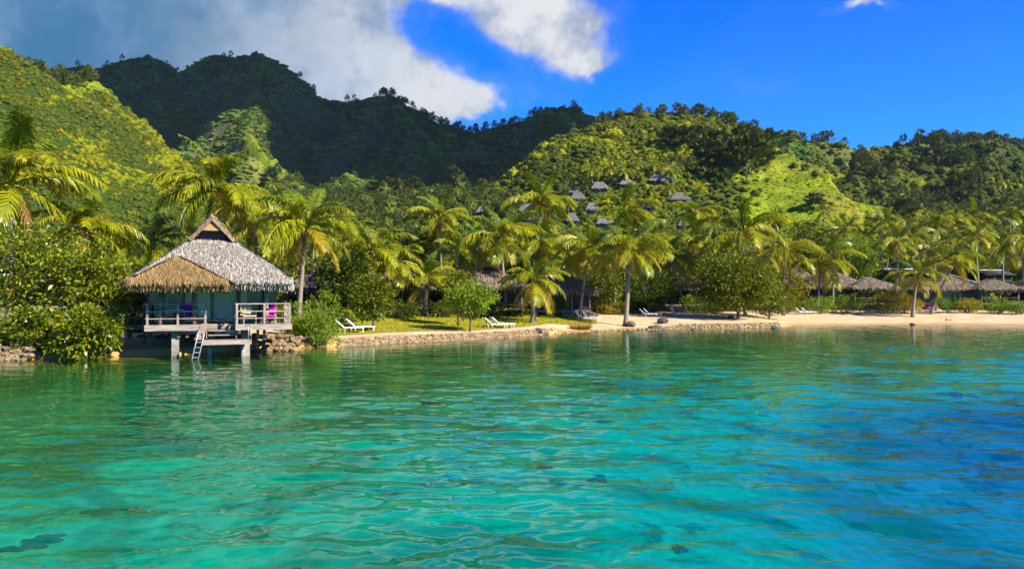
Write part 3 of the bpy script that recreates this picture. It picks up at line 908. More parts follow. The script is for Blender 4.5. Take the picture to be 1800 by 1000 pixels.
def far_crown(seed):
    """A whole crown of fronds in one mesh, for palms too small to show their fronds."""
    rr = random.Random(seed)
    vs_, fs_ = [], []
    for i in range(17):
        kind = 'up' if i < 4 else ('mid' if i < 11 else 'low')
        me = rr.choice(FROND[kind])
        M_ = Euler((rr.uniform(-.3, .3), 0, i * 2.4 + rr.uniform(-.2, .2))).to_matrix() * rr.uniform(0.85, 1.1)
        n = len(vs_)
        vs_ += [tuple(M_ @ v.co) for v in me.vertices]
        fs_ += [tuple(n + j for j in p.vertices) for p in me.polygons]
    me = bpy.data.meshes.new('palm_crown'); me.from_pydata(vs_, [], fs_); me.update(); me.materials.append(MATS['palm_leaf'])
    return me
FAR_CROWN = [far_crown(s) for s in (1, 2, 3)]

def palm(px, py, Y, rpx, label, base=None, n=21, yellow=3, seed=None, lean=0.0, group='coconut palms along the shore', nuts=True, far=False, thick=1.0, dry=1, foot=None):
    """Coconut palm: (px, py) is the heart of its crown, rpx the reach of its fronds in photo pixels."""
    rr = random.Random(seed if seed is not None else int(px * 7 + py))
    if foot is not None: Y = on_ground(base, foot).y
    top = Vector((px_x(px, Y), Y, py_z(py, Y)))
    if base is not None:
        b = Vector((px_x(base, Y), Y, 0))
    else:
        b = Vector((top.x + rr.uniform(-1, 1) * 0.6 + lean, Y + rr.uniform(-0.6, 0.6), 0))
    b.z = gz(b.x, b.y) - 0.15
    o = empty('palm_tree', b, 0, label, 'palm tree', group)
    d = top - b
    L = rpx / F * Y * 1.30
    mb = MB()
    pts = []; rad = []
    bow = Vector((d.x, d.y, 0)) * 0.32 + Vector((rr.uniform(-.12, .12), rr.uniform(-.12, .12), 0)) * (d.z * 0.12)
    for i in range(13):
        t = i / 12
        p = d * t + bow * (t * t - t)
        pts.append(p)
        rad.append(thick * ((0.115 + 0.05 * (1 - t)) + 0.12 * math.exp(-t * d.z / 0.45)))
    rad[-1] *= 1.1
    mb.tube(pts, rad, 7 if far else 10)
    mb.build('trunk', MATS['palm_trunk'], o, True)
    if far:
        link('crown', rr.choice(FAR_CROWN), o, loc=d, rot=(rr.uniform(-.15, .15), rr.uniform(-.15, .15), rr.uniform(0, 6.28)), scale=L)
        return o
    kinds = ['up'] * max(3, n // 5) + ['mid'] * (n // 2 + 1) + ['low'] * max(2, n - n // 5 - n // 2 - 1 - yellow) + ['old'] * yellow + ['dry'] * dry
    a0 = rr.uniform(0, 6.28)
    for i, k in enumerate(kinds):
        a = a0 + i * 2.39996 + rr.uniform(-0.25, 0.25)
        s = L * rr.uniform(0.86, 1.10) * (0.9 if k == 'up' else 1.0) * (0.75 if k in ('old', 'dry') else 1.0)
        z = 0.10 if k == 'up' else (0.02 if k == 'mid' else -0.10)
        link('frond', rr.choice(FROND[k]), o, loc=d + Vector((math.cos(a) * 0.08, math.sin(a) * 0.08, z)), rot=(rr.uniform(-.35, .35), rr.uniform(-.10, .12), a), scale=(s, s * rr.uniform(.9, 1.15), s))
    if nuts:
        link('coconut_bunch', COCONUTS, o, loc=d, rot=(0, 0, rr.uniform(0, 6)), scale=rr.uniform(0.9, 1.2))
    return o

# ---- clumps that are scattered over the hills
def lump_mesh(name, seed, material, n=150, size=0.42, R3=(1, 1, 0.8), core=True, aspect=0.55, upright=0.25):
    rs = np.random.RandomState(seed)
    lob = unit(rs.normal(0, 1, (6, 3)) + np.array([0, 0, 0.5]))
    v = unit(rs.normal(0, 1, (n, 3)) + np.array([0, 0, 0.25]))
    k = 0.72 + 0.36 * np.max(np.clip(v @ lob.T, 0, 1) ** 6, axis=1)
    P = v * k[:, None] * np.array(R3) * rs.uniform(0.80, 1.0, (n, 1))
    d = unit(v * 0.6 + rs.normal(0, 0.5, (n, 3)) + np.array([0, 0, upright]))
    nr = unit(v + rs.normal(0, 0.45, (n, 3)))
    s = unit(np.cross(d, nr)); d = unit(np.cross(nr, s))
    L = (size * rs.uniform(0.6, 1.3, n))[:, None]
    V = np.stack([P - d * L * .4, P + s * L * aspect * .5, P + d * L * .6, P - s * L * aspect * .5], 1).reshape(-1, 3)
    Fq = np.arange(n * 4).reshape(-1, 4)
    if core:
        u, w = np.meshgrid(np.linspace(0, 2 * np.pi, 11)[:-1], np.linspace(-0.6, 1.45, 6))
        cv = np.stack([np.cos(u) * np.cos(w), np.sin(u) * np.cos(w), np.sin(w)], -1).reshape(-1, 3)
        kk = 0.62 + 0.30 * np.max(np.clip(cv @ lob.T, 0, 1) ** 6, axis=1)
        cv = cv * kk[:, None] * np.array(R3)
        i = np.arange(60).reshape(6, 10); j = np.roll(i, -1, 1)
        cf = np.stack([i[:-1], j[:-1], j[1:], i[1:]], -1).reshape(-1, 4) + len(V)
        V = np.concatenate([V, cv]); Fq = np.concatenate([Fq, cf])
    return np_mesh(name, V, Fq, MATS[material])

def ironwood_mesh(name, seed, n=420):
    """Feathery conical casuarina, 1 unit tall."""
    rs = np.random.RandomState(seed)
    nb = 46
    t = rs.rand(nb) ** 0.8
    h = 0.12 + 0.80 * t
    reach = (0.34 * (1 - t) ** 0.55 + 0.05) * rs.uniform(0.55, 1.15, nb)
    a = rs.rand(nb) * 6.28
    tipx = np.stack([np.cos(a) * reach, np.sin(a) * reach, h + reach * rs.uniform(0.1, 0.7, nb)], 1)
    st = np.stack([np.zeros(nb), np.zeros(nb), h], 1)
    bi = rs.randint(0, nb, n); f = rs.uniform(0.35, 1.05, (n, 1))
    P = st[bi] + (tipx[bi] - st[bi]) * f + rs.normal(0, 0.022, (n, 3))
    out = unit(tipx[bi] - st[bi])
    V, Fq = leaves(rs, P, out, 0.125, 0.34, -0.05, 0.75, 0.7)
    return np_mesh(name, V, Fq, MATS['ironwood_needles'])

def scatter(name, label, P, S, Rz, idx_, meshes):
    """One mass of plants: points with a clump set on each."""
    me = bpy.data.meshes.new(name)
    me.vertices.add(len(P)); me.vertices.foreach_set('co', np.asarray(P, np.float32).ravel())
    at = me.attributes.new('clump_scale', 'FLOAT_VECTOR', 'POINT'); at.data.foreach_set('vector', np.asarray(S, np.float32).ravel())
    rv = np.zeros((len(P), 3), np.float32); rv[:, 2] = Rz
    at = me.attributes.new('clump_turn', 'FLOAT_VECTOR', 'POINT'); at.data.foreach_set('vector', rv.ravel())
    at = me.attributes.new('clump_pick', 'INT', 'POINT'); at.data.foreach_set('value', np.asarray(idx_, np.int32))
    cl = bpy.data.collections.new(name + '_sources')
    for i, m_ in enumerate(meshes):
        cl.objects.link(bpy.data.objects.new('%s_source_%d' % (name, i), m_))
    nt = bpy.data.node_groups.new(name, 'GeometryNodeTree')
    nt.interface.new_socket('Geometry', in_out='INPUT', socket_type='NodeSocketGeometry')
    nt.interface.new_socket('Geometry', in_out='OUTPUT', socket_type='NodeSocketGeometry')
    N = nt.nodes
    gi = N.new('NodeGroupInput'); go = N.new('NodeGroupOutput')
    iop = N.new('GeometryNodeInstanceOnPoints'); ci = N.new('GeometryNodeCollectionInfo')
    ci.inputs['Collection'].default_value = cl
    ci.inputs['Separate Children'].default_value = True; ci.inputs['Reset Children'].default_value = True
    def na(n_, t_):
        q = N.new('GeometryNodeInputNamedAttribute'); q.data_type = t_; q.inputs['Name'].default_value = n_
        return q.outputs['Attribute']
    nt.links.new(gi.outputs[0], iop.inputs['Points']); nt.links.new(ci.outputs[0], iop.inputs['Instance'])
    iop.inputs['Pick Instance'].default_value = True
    nt.links.new(na('clump_pick', 'INT'), iop.inputs['Instance Index'])
    nt.links.new(na('clump_turn', 'FLOAT_VECTOR'), iop.inputs['Rotation'])
    nt.links.new(na('clump_scale', 'FLOAT_VECTOR'), iop.inputs['Scale'])
    nt.links.new(iop.outputs[0], go.inputs[0])
    o = link(name, me)
    md = o.modifiers.new('scatter', 'NODES'); md.node_group = nt
    return tag(o, label, kind='stuff')

SHRUB = [lump_mesh('shrub_clump', s, 'hill_shrub', 230, 0.30) for s in (1, 2)] + [lump_mesh('shrub_clump_dark', 3, 'hill_forest', 230, 0.30), lump_mesh('shrub_clump_bright', 4, 'hill_grass', 230, 0.30)]
WOOD = [lump_mesh('forest_clump', s, 'hill_forest', 230, 0.30, R3=(1, 1, 1.0)) for s in (4, 5)] + [lump_mesh('forest_clump_dark', 6, 'leaf_dark', 230, 0.30, R3=(1, 1, 1.1)), lump_mesh('forest_clump_light', 7, 'leaf_mid', 230, 0.32, R3=(1, 1, .8))]
PEAK = [lump_mesh('mountain_clump', s, 'mountain_forest', 150, 0.36, R3=(1, 1, 0.8)) for s in (14, 15)] + [lump_mesh('mountain_clump_dark', 16, 'hill_forest', 150, 0.36), lump_mesh('mountain_clump_pale', 17, 'mountain_forest_pale', 150, 0.36, R3=(1, 1, 0.6))]
GRASSY = [lump_mesh('grass_clump', s, 'hill_grass', 90, 0.55, (1, 1, 0.5), False, 0.4, 0.8) for s in (7, 8)]
IRON = [ironwood_mesh('ironwood_crown', s) for s in (1, 2, 3)]
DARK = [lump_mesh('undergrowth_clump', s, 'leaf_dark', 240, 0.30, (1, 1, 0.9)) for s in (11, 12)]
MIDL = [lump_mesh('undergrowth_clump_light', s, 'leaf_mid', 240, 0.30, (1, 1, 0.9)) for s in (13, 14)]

# ---- plant cover of the hills, one mass for each kind of cover
rs = np.random.RandomState(21)
NH = 190000
ha = np.radians(rs.uniform(-38, 38, NH))
hy = np.exp(rs.uniform(math.log(106), math.log(960), NH))
hx = np.tan(ha) * hy
hz, ht, hw = terr_fast(hx, hy, True)
hgr = grassiness(hx, hy, ht, hw)
# leave out the far sides nobody sees: keep points the eye can nearly reach
vis = np.ones(NH, bool)
for f_ in np.linspace(0.15, 0.97, 34):
    yy = hy * f_
    ok = yy > 100
    tz = np.where(ok, terr_fast(hx * f_, yy), -50)
    line = H + (hz + 9.0 - H) * f_
    vis &= ~(ok & (tz > line))
hx, hy, hz, ht, hw, hgr = [q[vis] for q in (hx, hy, hz, ht, hw, hgr)]
nh = len(hx)
u = rs.rand(nh)
grassy = u < hgr * 0.985
rad = np.interp(hy, [100, 300, 450, 900], [0.45, 1.00, 1.35, 1.9]) * np.exp(rs.normal(0, 0.38, nh))
left_hill = (hw == idx['left'])
rad = np.where(left_hill, 0.0028 * hy * np.exp(rs.normal(0, 0.35, nh)), rad)
patch = fbm(hx / 45.0 + 31, hy / 45.0 + 7, 3)
shrubby = (~grassy) & (left_hill | ((hw == idx['right']) & (patch > 0.46)) | ((hy < 430) & (patch > 0.56)) | ((hw == idx['far_right']) & (patch > 0.52)))
woody = (~grassy) & (~shrubby)
dens_keep = rs.rand(nh) < np.where(left_hill, 0.80, np.where(hy > 470, 1.0, 0.85))
def cover(sel, name, label, meshes, sc, sink):
    k = np.where(sel)[0]
    P = np.stack([hx[k], hy[k], hz[k] + rad[k] * sink], 1)
    S = np.stack([rad[k] * sc[0], rad[k] * sc[0], rad[k] * sc[1] * rs.uniform(0.75, 1.35, len(k))], 1)
    pick = rs.randint(0, len(meshes), len(k))
    if len(meshes) > 2:     # kinds of plant keep together in patches
        kind = fbm(hx[k] / 14.0 + 50, hy[k] / 20.0 + 3, 3) + rs.normal(0, 0.06, len(k))
        pick = np.where(kind < 0.42, 2, np.where(kind > 0.60, 3, rs.randint(0, 2, len(k))))
    return scatter(name, label, P, S, rs.rand(len(k)) * 6.28, pick, meshes)
grow = np.where((rs.rand(nh) < 0.035) & (hy < 520), rs.uniform(1.4, 2.1, nh), 1.0)
rad = rad * np.where(left_hill, 1 + (grow - 1) * 0.5, grow)
HUTS = [(1162, 313, 42, 12), (1103, 321, 26, 9), (1055, 327, 30, 11), (1010, 336, 20, 8), (1016, 346, 28, 10), (1042, 364, 24, 11), (1196, 346, 34, 12), (848, 370, 22, 10), (926, 366, 26, 12), (936, 380, 40, 14), (1006, 383, 22, 12), (1060, 390, 22, 8), (1078, 396, 20, 8), (1203, 394, 22, 8), (1137, 360, 26, 11)]
hpx = hx / hy * F + 900; hpy = CY - (hz + rad * 1.1 - H) / hy * F
for q in HUTS:      # clearings round the huts
    Yq = on_hill(q[0], q[1] + q[3] * 0.5 + 8).y
    dens_keep &= ~((np.abs(hpx - q[0]) < q[2] * 0.60 + rad / hy * F * 0.6) & (hpy < q[1] + 9) & (hpy > q[1] - 34) & (hy < Yq + 5) & (hy > Yq - 130))
cover(shrubby & dens_keep, 'shrubbery', 'low olive-green scrub covering the sunny hillsides', SHRUB, (1.0, 0.9), 0.15)
iron_sel = woody & dens_keep & (rs.rand(nh) < np.where((ht < 0.10) & (hy < 600), 0.35, 0.04)) & (hy > 230)
steep = terr_fast(hx, hy + 3.0) - terr_fast(hx, hy - 3.0)
bare = (steep > 10.5 + 3.0 * (fbm(hx / 16.0, hy / 16.0, 2) - 0.5)) & (rs.rand(nh) < 0.5) & (hy > 430)
cover(woody & ~iron_sel & dens_keep & (hy <= 470), 'forest', 'dense green forest covering the valley and the nearer hills', WOOD, (1.1, 1.05), 0.25)
cover(woody & ~iron_sel & dens_keep & ~bare & (hy > 470), 'mountain_forest', 'dark forest clinging to the shaded mountain', PEAK, (1.35, 0.85), 0.1)
cover(grassy & (rs.rand(nh) < 0.75), 'hill_grass', 'bright yellow-green fern and grass on the open slopes', GRASSY, (0.40, 0.26), 0.0)
k = np.where(iron_sel)[0]
hgt = np.interp(hy[k], [100, 400, 900], [3.0, 6.0, 7.0]) * rs.uniform(0.6, 1.4, len(k))
scatter('ironwood_forest', 'feathery ironwood trees massed along the ridges', np.stack([hx[k], hy[k], hz[k] - 0.3], 1), np.stack([hgt, hgt, hgt], 1), rs.rand(len(k)) * 6.28, rs.randint(0, 3, len(k)), IRON)
# trees that stand right on the crests
def crest(name, i0, i1, step, h0, h1, lab, seed, keep=1.0):
    P_ = RIDGES[name][0][i0:i1]
    rs_ = np.random.RandomState(seed); pts = []
    for a, b in zip(P_[:-1], P_[1:]):
        n_ = max(1, int(np.hypot(b[0] - a[0], b[1] - a[1]) / step))
        for j in range(n_):
            if rs_.rand() > keep: continue
            q = a + (b - a) * (j + rs_.rand()) / n_
            pts.append((q[0] + rs_.normal(0, 2), q[1] + rs_.normal(0, 3) - 2))
    pts = np.array(pts); z_ = terr_fast(pts[:, 0], pts[:, 1])
    hh_ = rs_.uniform(h0, h1, len(pts))
    scatter('ridge_treeline', lab, np.stack([pts[:, 0], pts[:, 1], z_ - 0.5], 1), np.stack([hh_ * 1.15, hh_ * 1.15, hh_], 1), rs_.rand(len(pts)) * 6.28, rs_.randint(0, 3, len(pts)), IRON)
crest('back', 29, 41, 3.2, 5, 10, 'dark line of trees along the low saddle of the mountain ridge', 1)
crest('right', 4, 12, 1.2, 3.5, 7, 'thick line of trees along the crest above the hillside huts', 2)
crest('far_right', 0, 5, 1.8, 5, 9, 'dark trees on the ridge between the grass slope and the gap', 3)
crest('far_right', 8, 14, 1.8, 5.5, 10, 'dark trees along the far ridge above the grassy saddle', 4)
crest('left', 5, 11, 3.0, 5, 10, 'trees on the shoulder of the bright hill', 5)
crest('left', 2, 5, 4.0, 5, 9, 'tall dark trees on the nearest slope against the cloud', 7, 0.7)
crest('back', 2, 28, 9.0, 2, 4, 'small trees dotting the sharp mountain crest', 6, 0.6)

# ---- undergrowth that fills the ground between the palms
rs = np.random.RandomState(9)
nu = 5200
uy = np.exp(rs.uniform(math.log(48), math.log(135), nu)); ux = np.tan(np.radians(rs.uniform(-36, 36, nu))) * uy
us_ = inland(ux, uy)
lim = np.interp(ux, [-40, -15, -12, -10, -6, 0, 6, 12, 20, 30, 60], [4, 6, 9, 15.5, 18.5, 19.5, 15, 14.5, 14, 13.5, 13.5])
k = (us_ > lim + 1.5) & ~((np.hypot(ux + 15.5, uy - 43.5) < 7.5))
ux, uy, us_, lim = ux[k], uy[k], us_[k], lim[k]
uz = np.maximum(coast(ux, uy), terr_fast(ux, uy))
ur = rs.uniform(0.5, 1.1, len(ux)) * np.clip(0.55 + (us_ - lim) / 14.0, 0.6, 1.9)
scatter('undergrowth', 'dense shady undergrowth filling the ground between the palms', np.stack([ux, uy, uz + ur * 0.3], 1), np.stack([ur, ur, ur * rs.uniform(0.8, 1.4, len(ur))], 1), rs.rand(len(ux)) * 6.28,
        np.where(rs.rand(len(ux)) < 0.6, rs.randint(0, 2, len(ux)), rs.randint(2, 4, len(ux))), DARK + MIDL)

# ================================================================== BUILDINGS
def strips(rs, tris, dens, L, w, lift, down=None):
    """Thatch leaves lying down the slope over a list of triangles (numpy 3x3)."""
    VV = []
    for T in tris:
        T = np.asarray(T, float)
        nrm = np.cross(T[1] - T[0], T[2] - T[0]); area = np.linalg.norm(nrm) / 2
        if area < 1e-6: continue
        nrm = nrm / (2 * area)
        if nrm[2] < 0: nrm = -nrm
        dn = np.array([nrm[0] * nrm[2], nrm[1] * nrm[2], nrm[2] ** 2 - 1.0]); dn /= max(np.linalg.norm(dn), 1e-6)
        sd = np.cross(dn, nrm)
        n = max(1, int(area * dens))
        r1 = np.sqrt(rs.rand(n, 1)); r2 = rs.rand(n, 1)
        P = T[0] * (1 - r1) + T[1] * (r1 * (1 - r2)) + T[2] * (r1 * r2)
        ll = L * rs.uniform(0.6, 1.4, (n, 1)); ww = w * rs.uniform(0.6, 1.4, (n, 1))
        d = unit(dn + sd * rs.normal(0, 0.16, (n, 1)) + nrm * rs.uniform(-0.02, 0.10, (n, 1)))
        s = unit(np.cross(d, nrm[None])) * ww * 0.5 + nrm * rs.normal(0, 0.3, (n, 1)) * ww * 0.5
        Q = P + nrm * (lift * rs.uniform(0.2, 1.0, (n, 1)))
        E = Q + d * ll + nrm * rs.uniform(0.0, 0.05, (n, 1))
        VV.append(np.stack([Q - s, Q + s, E + s * 0.55, E - s * 0.55], 1).reshape(-1, 3))
    return VV

def fringe(rs, a, b, n, L, w, outward):
    a, b = np.array(a, float), np.array(b, float); o = np.array(outward, float)
    t = rs.rand(n, 1)
    P = a + (b - a) * t + np.array([0, 0, 1]) * rs.uniform(-0.02, 0.22, (n, 1)) + o * rs.uniform(-0.28, 0.02, (n, 1))
    e = unit((b - a)[None])
    ll = L * rs.uniform(0.55, 1.25, (n, 1)); ww = w * rs.uniform(0.6, 1.5, (n, 1))
    d = unit(np.array([0, 0, -1.0]) + o * rs.uniform(0.0, 0.45, (n, 1)) + e * rs.normal(0, 0.13, (n, 1)))
    s = e * ww * 0.5 + o * rs.normal(0, 0.4, (n, 1)) * ww * 0.5
    E = P + d * ll
    return [np.stack([P - s, P + s, E + s * 0.45, E - s * 0.45], 1).reshape(-1, 3)]

def thatch_roof(parent, x0, x1, y0, y1, ze, zr, yr0, yr1, xr=None, gab=None, mat='thatch_grey', seed=1, dens=160, L=0.42, w=0.06, fl=0.42, lift=0.07, name='roof', gable_back=True):
    """Hip roof with an optional small open gable at its front (gab = (half width, height)); ridge from yr0 to yr1."""
    rs = np.random.RandomState(seed)
    xr = (x0 + x1) / 2 if xr is None else xr
    A, B, C_, D = (x0, y0, ze), (x1, y0, ze), (x1, y1, ze), (x0, y1, ze)
    R0, R1 = (xr, yr0, zr), (xr, yr1, zr)
    tris = []
    if gab:
        hw, zg = gab
        GL, GR = (xr - hw, yr0, zg), (xr + hw, yr0, zg)
        ov = 0.45
        R0f, GLf, GRf = (xr, yr0 - ov, zr), (xr - hw - 0.06, yr0 - ov * 0.55, zg - 0.05), (xr + hw + 0.06, yr0 - ov * 0.55, zg - 0.05)
        GLb, GRb = (xr - hw, yr1, zg), (xr + hw, yr1, zg)
        R1b = (xr, yr1 + ov, zr)
        tris += [(A, B, GR), (A, GR, GL)]                                   # front hip
        tris += [(B, C_, GRb), (B, GRb, GR), (GRf, GRb, R1b), (GRf, R1b, R0f)]   # right
        tris += [(D, A, GL), (D, GL, GLb), (GLb, GLf, R0f), (GLb, R0f, R1b)]     # left
        tris += [(C_, D, GLb), (C_, GLb, GRb)]                              # back
    else:
        tris += [(A, B, R0), (B, C_, R1), (B, R1, R0), (C_, D, R1), (D, A, R0), (D, R0, R1)]
    mb = MB()
    for t in tris: mb.tri(*t)
    n0 = 0.10                                                               # underside
    for t in tris:
        a, b, c = [Vector(q) - Vector((0, 0, n0)) for q in t]
        mb.tri(c, b, a)
    roof = mb.build(name, MATS[mat], parent)
    VV = strips(rs, tris, dens, L, w, lift)
    per = dens * 0.42
    for a, b, o in ((A, B, (0, -1, 0)), (B, C_, (1, 0, 0)), (C_, D, (0, 1, 0)), (D, A, (-1, 0, 0))):
        ln = np.linalg.norm(np.array(a) - np.array(b))
        VV += fringe(rs, a, b, int(ln * per), fl, w * 1.1, o)
    if gab:
        for a, b in ((GLf, R0f), (GRf, R0f)):
            VV += fringe(rs, a, b, int(per * 1.2), fl * 0.35, w, (0, -1, 0))
    V = np.concatenate(VV)
    th = link('thatch', np_mesh('thatch', V, np.arange(len(V)).reshape(-1, 4), MATS[mat]), roof)
    th['kind'] = 'stuff'
    if gab:
        g1 = MB(); hw, zg = gab
        k = 0.86
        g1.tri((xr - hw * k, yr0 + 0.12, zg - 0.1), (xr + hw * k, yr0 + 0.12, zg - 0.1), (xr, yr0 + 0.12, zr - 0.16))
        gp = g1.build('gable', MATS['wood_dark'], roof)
        g2 = MB(); zz = zg + (zr - zg) * 0.42
        q = hw * (zr - zz) / (zr - zg) * 0.92
        g2.tri((xr - q, yr0 - 0.34, zz), (xr + q, yr0 - 0.34, zz), (xr, yr0 - 0.34, zr - 0.12))
        g2.build('gable_board', MATS['wood_honey'], roof)
        for s in (-1, 1):
            MB().bar((xr + s * (hw + 0.05), yr0 - 0.36, zg - 0.02), (xr, yr0 - 0.47, zr - 0.06), 0.05, 0.16).build('bargeboard', MATS['wood_brown'], roof)
    return roof

# ---------------------------------------------------------------- the bungalow over the water
BX, BY = px_x(373, 39.0), 39.0
BROT = math.atan2(-BX, BY)                 # it faces the eye
bung = empty('overwater_bungalow', (BX, BY, 0), BROT, 'large overwater bungalow with steep grey thatch roof, brown thatch porch and railed deck', 'bungalow')
def lx_(px): return (px - 373) / 38.3
ZD = 1.58
# deck: boards, fascias, joists
def deck(x0, x1, y0, y1, z):
    n = max(1, int(round((x1 - x0) / 0.145)))
    w = (x1 - x0) / n
    mbm = MB().box(0, w - 0.012, 0, y1 - y0, -0.035, 0).mesh('deck_board', MATS['wood_grey'])
    for i in range(n):
        link('deck_board', mbm, bung, loc=(x0 + i * w, y0, z + 0.002 * (i % 3)))
deck(lx_(257), lx_(350), 0.33, 3.0, ZD)
deck(lx_(350), lx_(415), 1.25, 3.0, ZD)
deck(lx_(415), lx_(517), 0.03, 3.0, ZD)
MB().box(lx_(257) - 0.02, lx_(350) + 0.02, 0.27, 0.33, ZD - 0.28, ZD + 0.012).build('fascia', MATS['wood_pale'], bung)
MB().box(lx_(415) - 0.02, lx_(517) + 0.02, -0.03, 0.03, ZD - 0.27, ZD + 0.012).build('fascia', MATS['wood_pale'], bung)
MB().box(lx_(350) + 0.025, lx_(415) - 0.025, 1.18, 1.24, ZD - 0.26, ZD + 0.008).build('fascia', MATS['wood_grey'], bung)
MB().box(lx_(517) - 0.02, lx_(517) + 0.035, 0.035, 3.0, ZD - 0.26, ZD + 0.010).build('fascia', MATS['wood_grey'], bung)
MB().box(lx_(257) - 0.035, lx_(257) + 0.02, 0.335, 3.0, ZD - 0.26, ZD + 0.010).build('fascia', MATS['wood_grey'], bung)
for i, y in enumerate((0.55, 1.7, 2.8)):
    MB().box(lx_(257) + 0.05, lx_(517) - 0.06, y, y + 0.12, ZD - 0.33, ZD - 0.05).build('joist', MATS['wood_dark'], bung) if i else None
for x in (lx_(314), lx_(329), lx_(438), lx_(456), lx_(468)):
    MB().box(x - 0.07, x + 0.07, 0.6, 0.74, ZD - 0.62 - 0.1 * (x > 0), ZD - 0.05).build('stub_post', MATS['wood_brown'], bung)
for x, y in ((lx_(308), 0.9), (lx_(435), 1.0), (lx_(308), 4.2), (lx_(435), 4.2), (lx_(372), 4.2)):
    MB().box(x - 0.17, x + 0.17, y - 0.17, y + 0.17, -1.6, ZD - 0.34).build('pile', MATS['concrete'], bung)
# floor slab of the room behind
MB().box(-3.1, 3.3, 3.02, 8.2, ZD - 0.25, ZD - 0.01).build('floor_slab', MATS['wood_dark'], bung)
# railings
def rail(points, parts, zt=ZD + 1.03):
    for (xa, ya), (xb, yb) in zip(points[:-1], points[1:]):
        for k, z in enumerate((zt, ZD + 0.66, ZD + 0.31)):
            MB().bar((xa, ya, z), (xb, yb, z), 0.06 if k else 0.085, 0.05).build('rail', MATS['wood_pale'], bung)
    for x, y in parts:
        MB().box(x - 0.05, x + 0.05, y - 0.05, y + 0.05, ZD - 0.2, zt - 0.03).build('rail_post', MATS['wood_pale'], bung)
rail([(lx_(258), 0.42), (lx_(364), 0.42)], [(lx_(261), 0.42), (lx_(313), 0.42), (lx_(361), 0.42)])
rail([(lx_(258), 0.42), (lx_(258), 2.9)], [(lx_(258), 1.6), (lx_(258), 2.88)])
rail([(lx_(415), 0.08), (lx_(515), 0.08)], [(lx_(417), 0.08), (lx_(467), 0.08), (lx_(514), 0.08)])
rail([(lx_(514), 0.08), (lx_(514), 2.9)], [(lx_(514), 1.0), (lx_(514), 1.95), (lx_(514), 2.88)])
rail([(lx_(415), 0.08), (lx_(415), 1.2)], [(lx_(415), 1.1)])
# columns under the eaves
for x, y in ((lx_(282), 0.5), (lx_(341), 0.6), (lx_(422), 1.45), (lx_(472), 0.5)):
    pale_ = 'wood_pale' if x > 2 else 'wood_brown'
    MB().tube([(x, y, ZD - 0.02), (x, y, 2.3), (x, y, 3.9)], [0.10, 0.085, 0.085], 10).build('column', MATS[pale_], bung, True)
for z, x in ((1.95, 282), (2.3, 282), (2.0, 341), (2.4, 341)):
    mb = MB().tube([(lx_(x), 0.5 if x == 282 else 0.6, z), (lx_(x), 0.5 if x == 282 else 0.6, z + 0.06)], 0.115, 10)
    mb.build('rope_band', MATS['wood_dark'], bung)
# the room: glass front with brown mullions, curtains, dark interior
GY = 2.35
mull = [-3.0, -2.42, -1.35, -0.85, 0.02, 1.28, 2.45, 3.15]
for i, x in enumerate(mull):
    MB().box(x - 0.06, x + 0.06, GY - 0.06, GY + 0.06, ZD + 0.005, 3.80).build('window_mullion', MATS['wood_brown' if i not in (1, 3) else 'wood_pale'], bung)
MB().box(-3.06, 3.21, GY - 0.055, GY + 0.055, 3.66, 3.78).build('window_head', MATS['wood_brown'], bung)
MB().box(-3.06, 3.21, GY - 0.05, GY + 0.05, ZD + 0.006, ZD + 0.09).build('window_sill', MATS['wood_brown'], bung)
for a, b in zip(mull[:-1], mull[1:]):
    MB().box(a + 0.062, b - 0.062, GY - 0.008, GY + 0.008, ZD + 0.095, 3.655).build('window_pane', MATS['window_glass'], bung)
def curtain(x0, x1):
    n = max(6, int((x1 - x0) / 0.035)); V = []; Fq = []
    for i in range(n + 1):
        x = x0 + (x1 - x0) * i / n; y = GY + 0.16 + 0.045 * math.sin(i * 1.15) + 0.015 * math.sin(i * 0.37)
        V += [(x, y, ZD + 0.03), (x, y, 3.6)]
        if i: Fq.append((2 * i - 2, 2 * i, 2 * i + 1, 2 * i - 1))
    link('curtain', np_mesh('curtain', V, Fq, MATS['curtain_white'], True), bung)
for a, b in ((-2.38, -2.15), (-1.30, -0.92), (-0.80, -0.10), (0.08, 1.22), (1.34, 1.7)): curtain(a, b)
MB().box(-3.08, -3.0, GY + 0.07, 7.6, ZD + 0.006, 3.8).build('side_wall', MATS['wall_plaster'], bung)
MB().box(3.15, 3.23, GY + 0.07, 7.6, ZD + 0.006, 3.8).build('side_wall', MATS['wall_plaster'], bung)
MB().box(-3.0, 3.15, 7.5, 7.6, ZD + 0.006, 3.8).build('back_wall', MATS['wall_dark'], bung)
thatch_roof(bung, -3.78, 3.78, -0.42, 8.3, 3.72, 7.05, 2.55, 5.4, 0.0, (1.02, 5.86), 'thatch_grey', 3, 520, 0.38, 0.032, 0.44, 0.08)
pr = thatch_roof(bung, -3.70, 0.72, -0.95, 2.6, 3.66, 4.92, 0.55, 1.75, -1.62, None, 'thatch_brown', 5, 620, 0.40, 0.029, 0.46, 0.09, name='porch_roof')
pr['label'] = 'newer brown thatch over the left half of the deck'
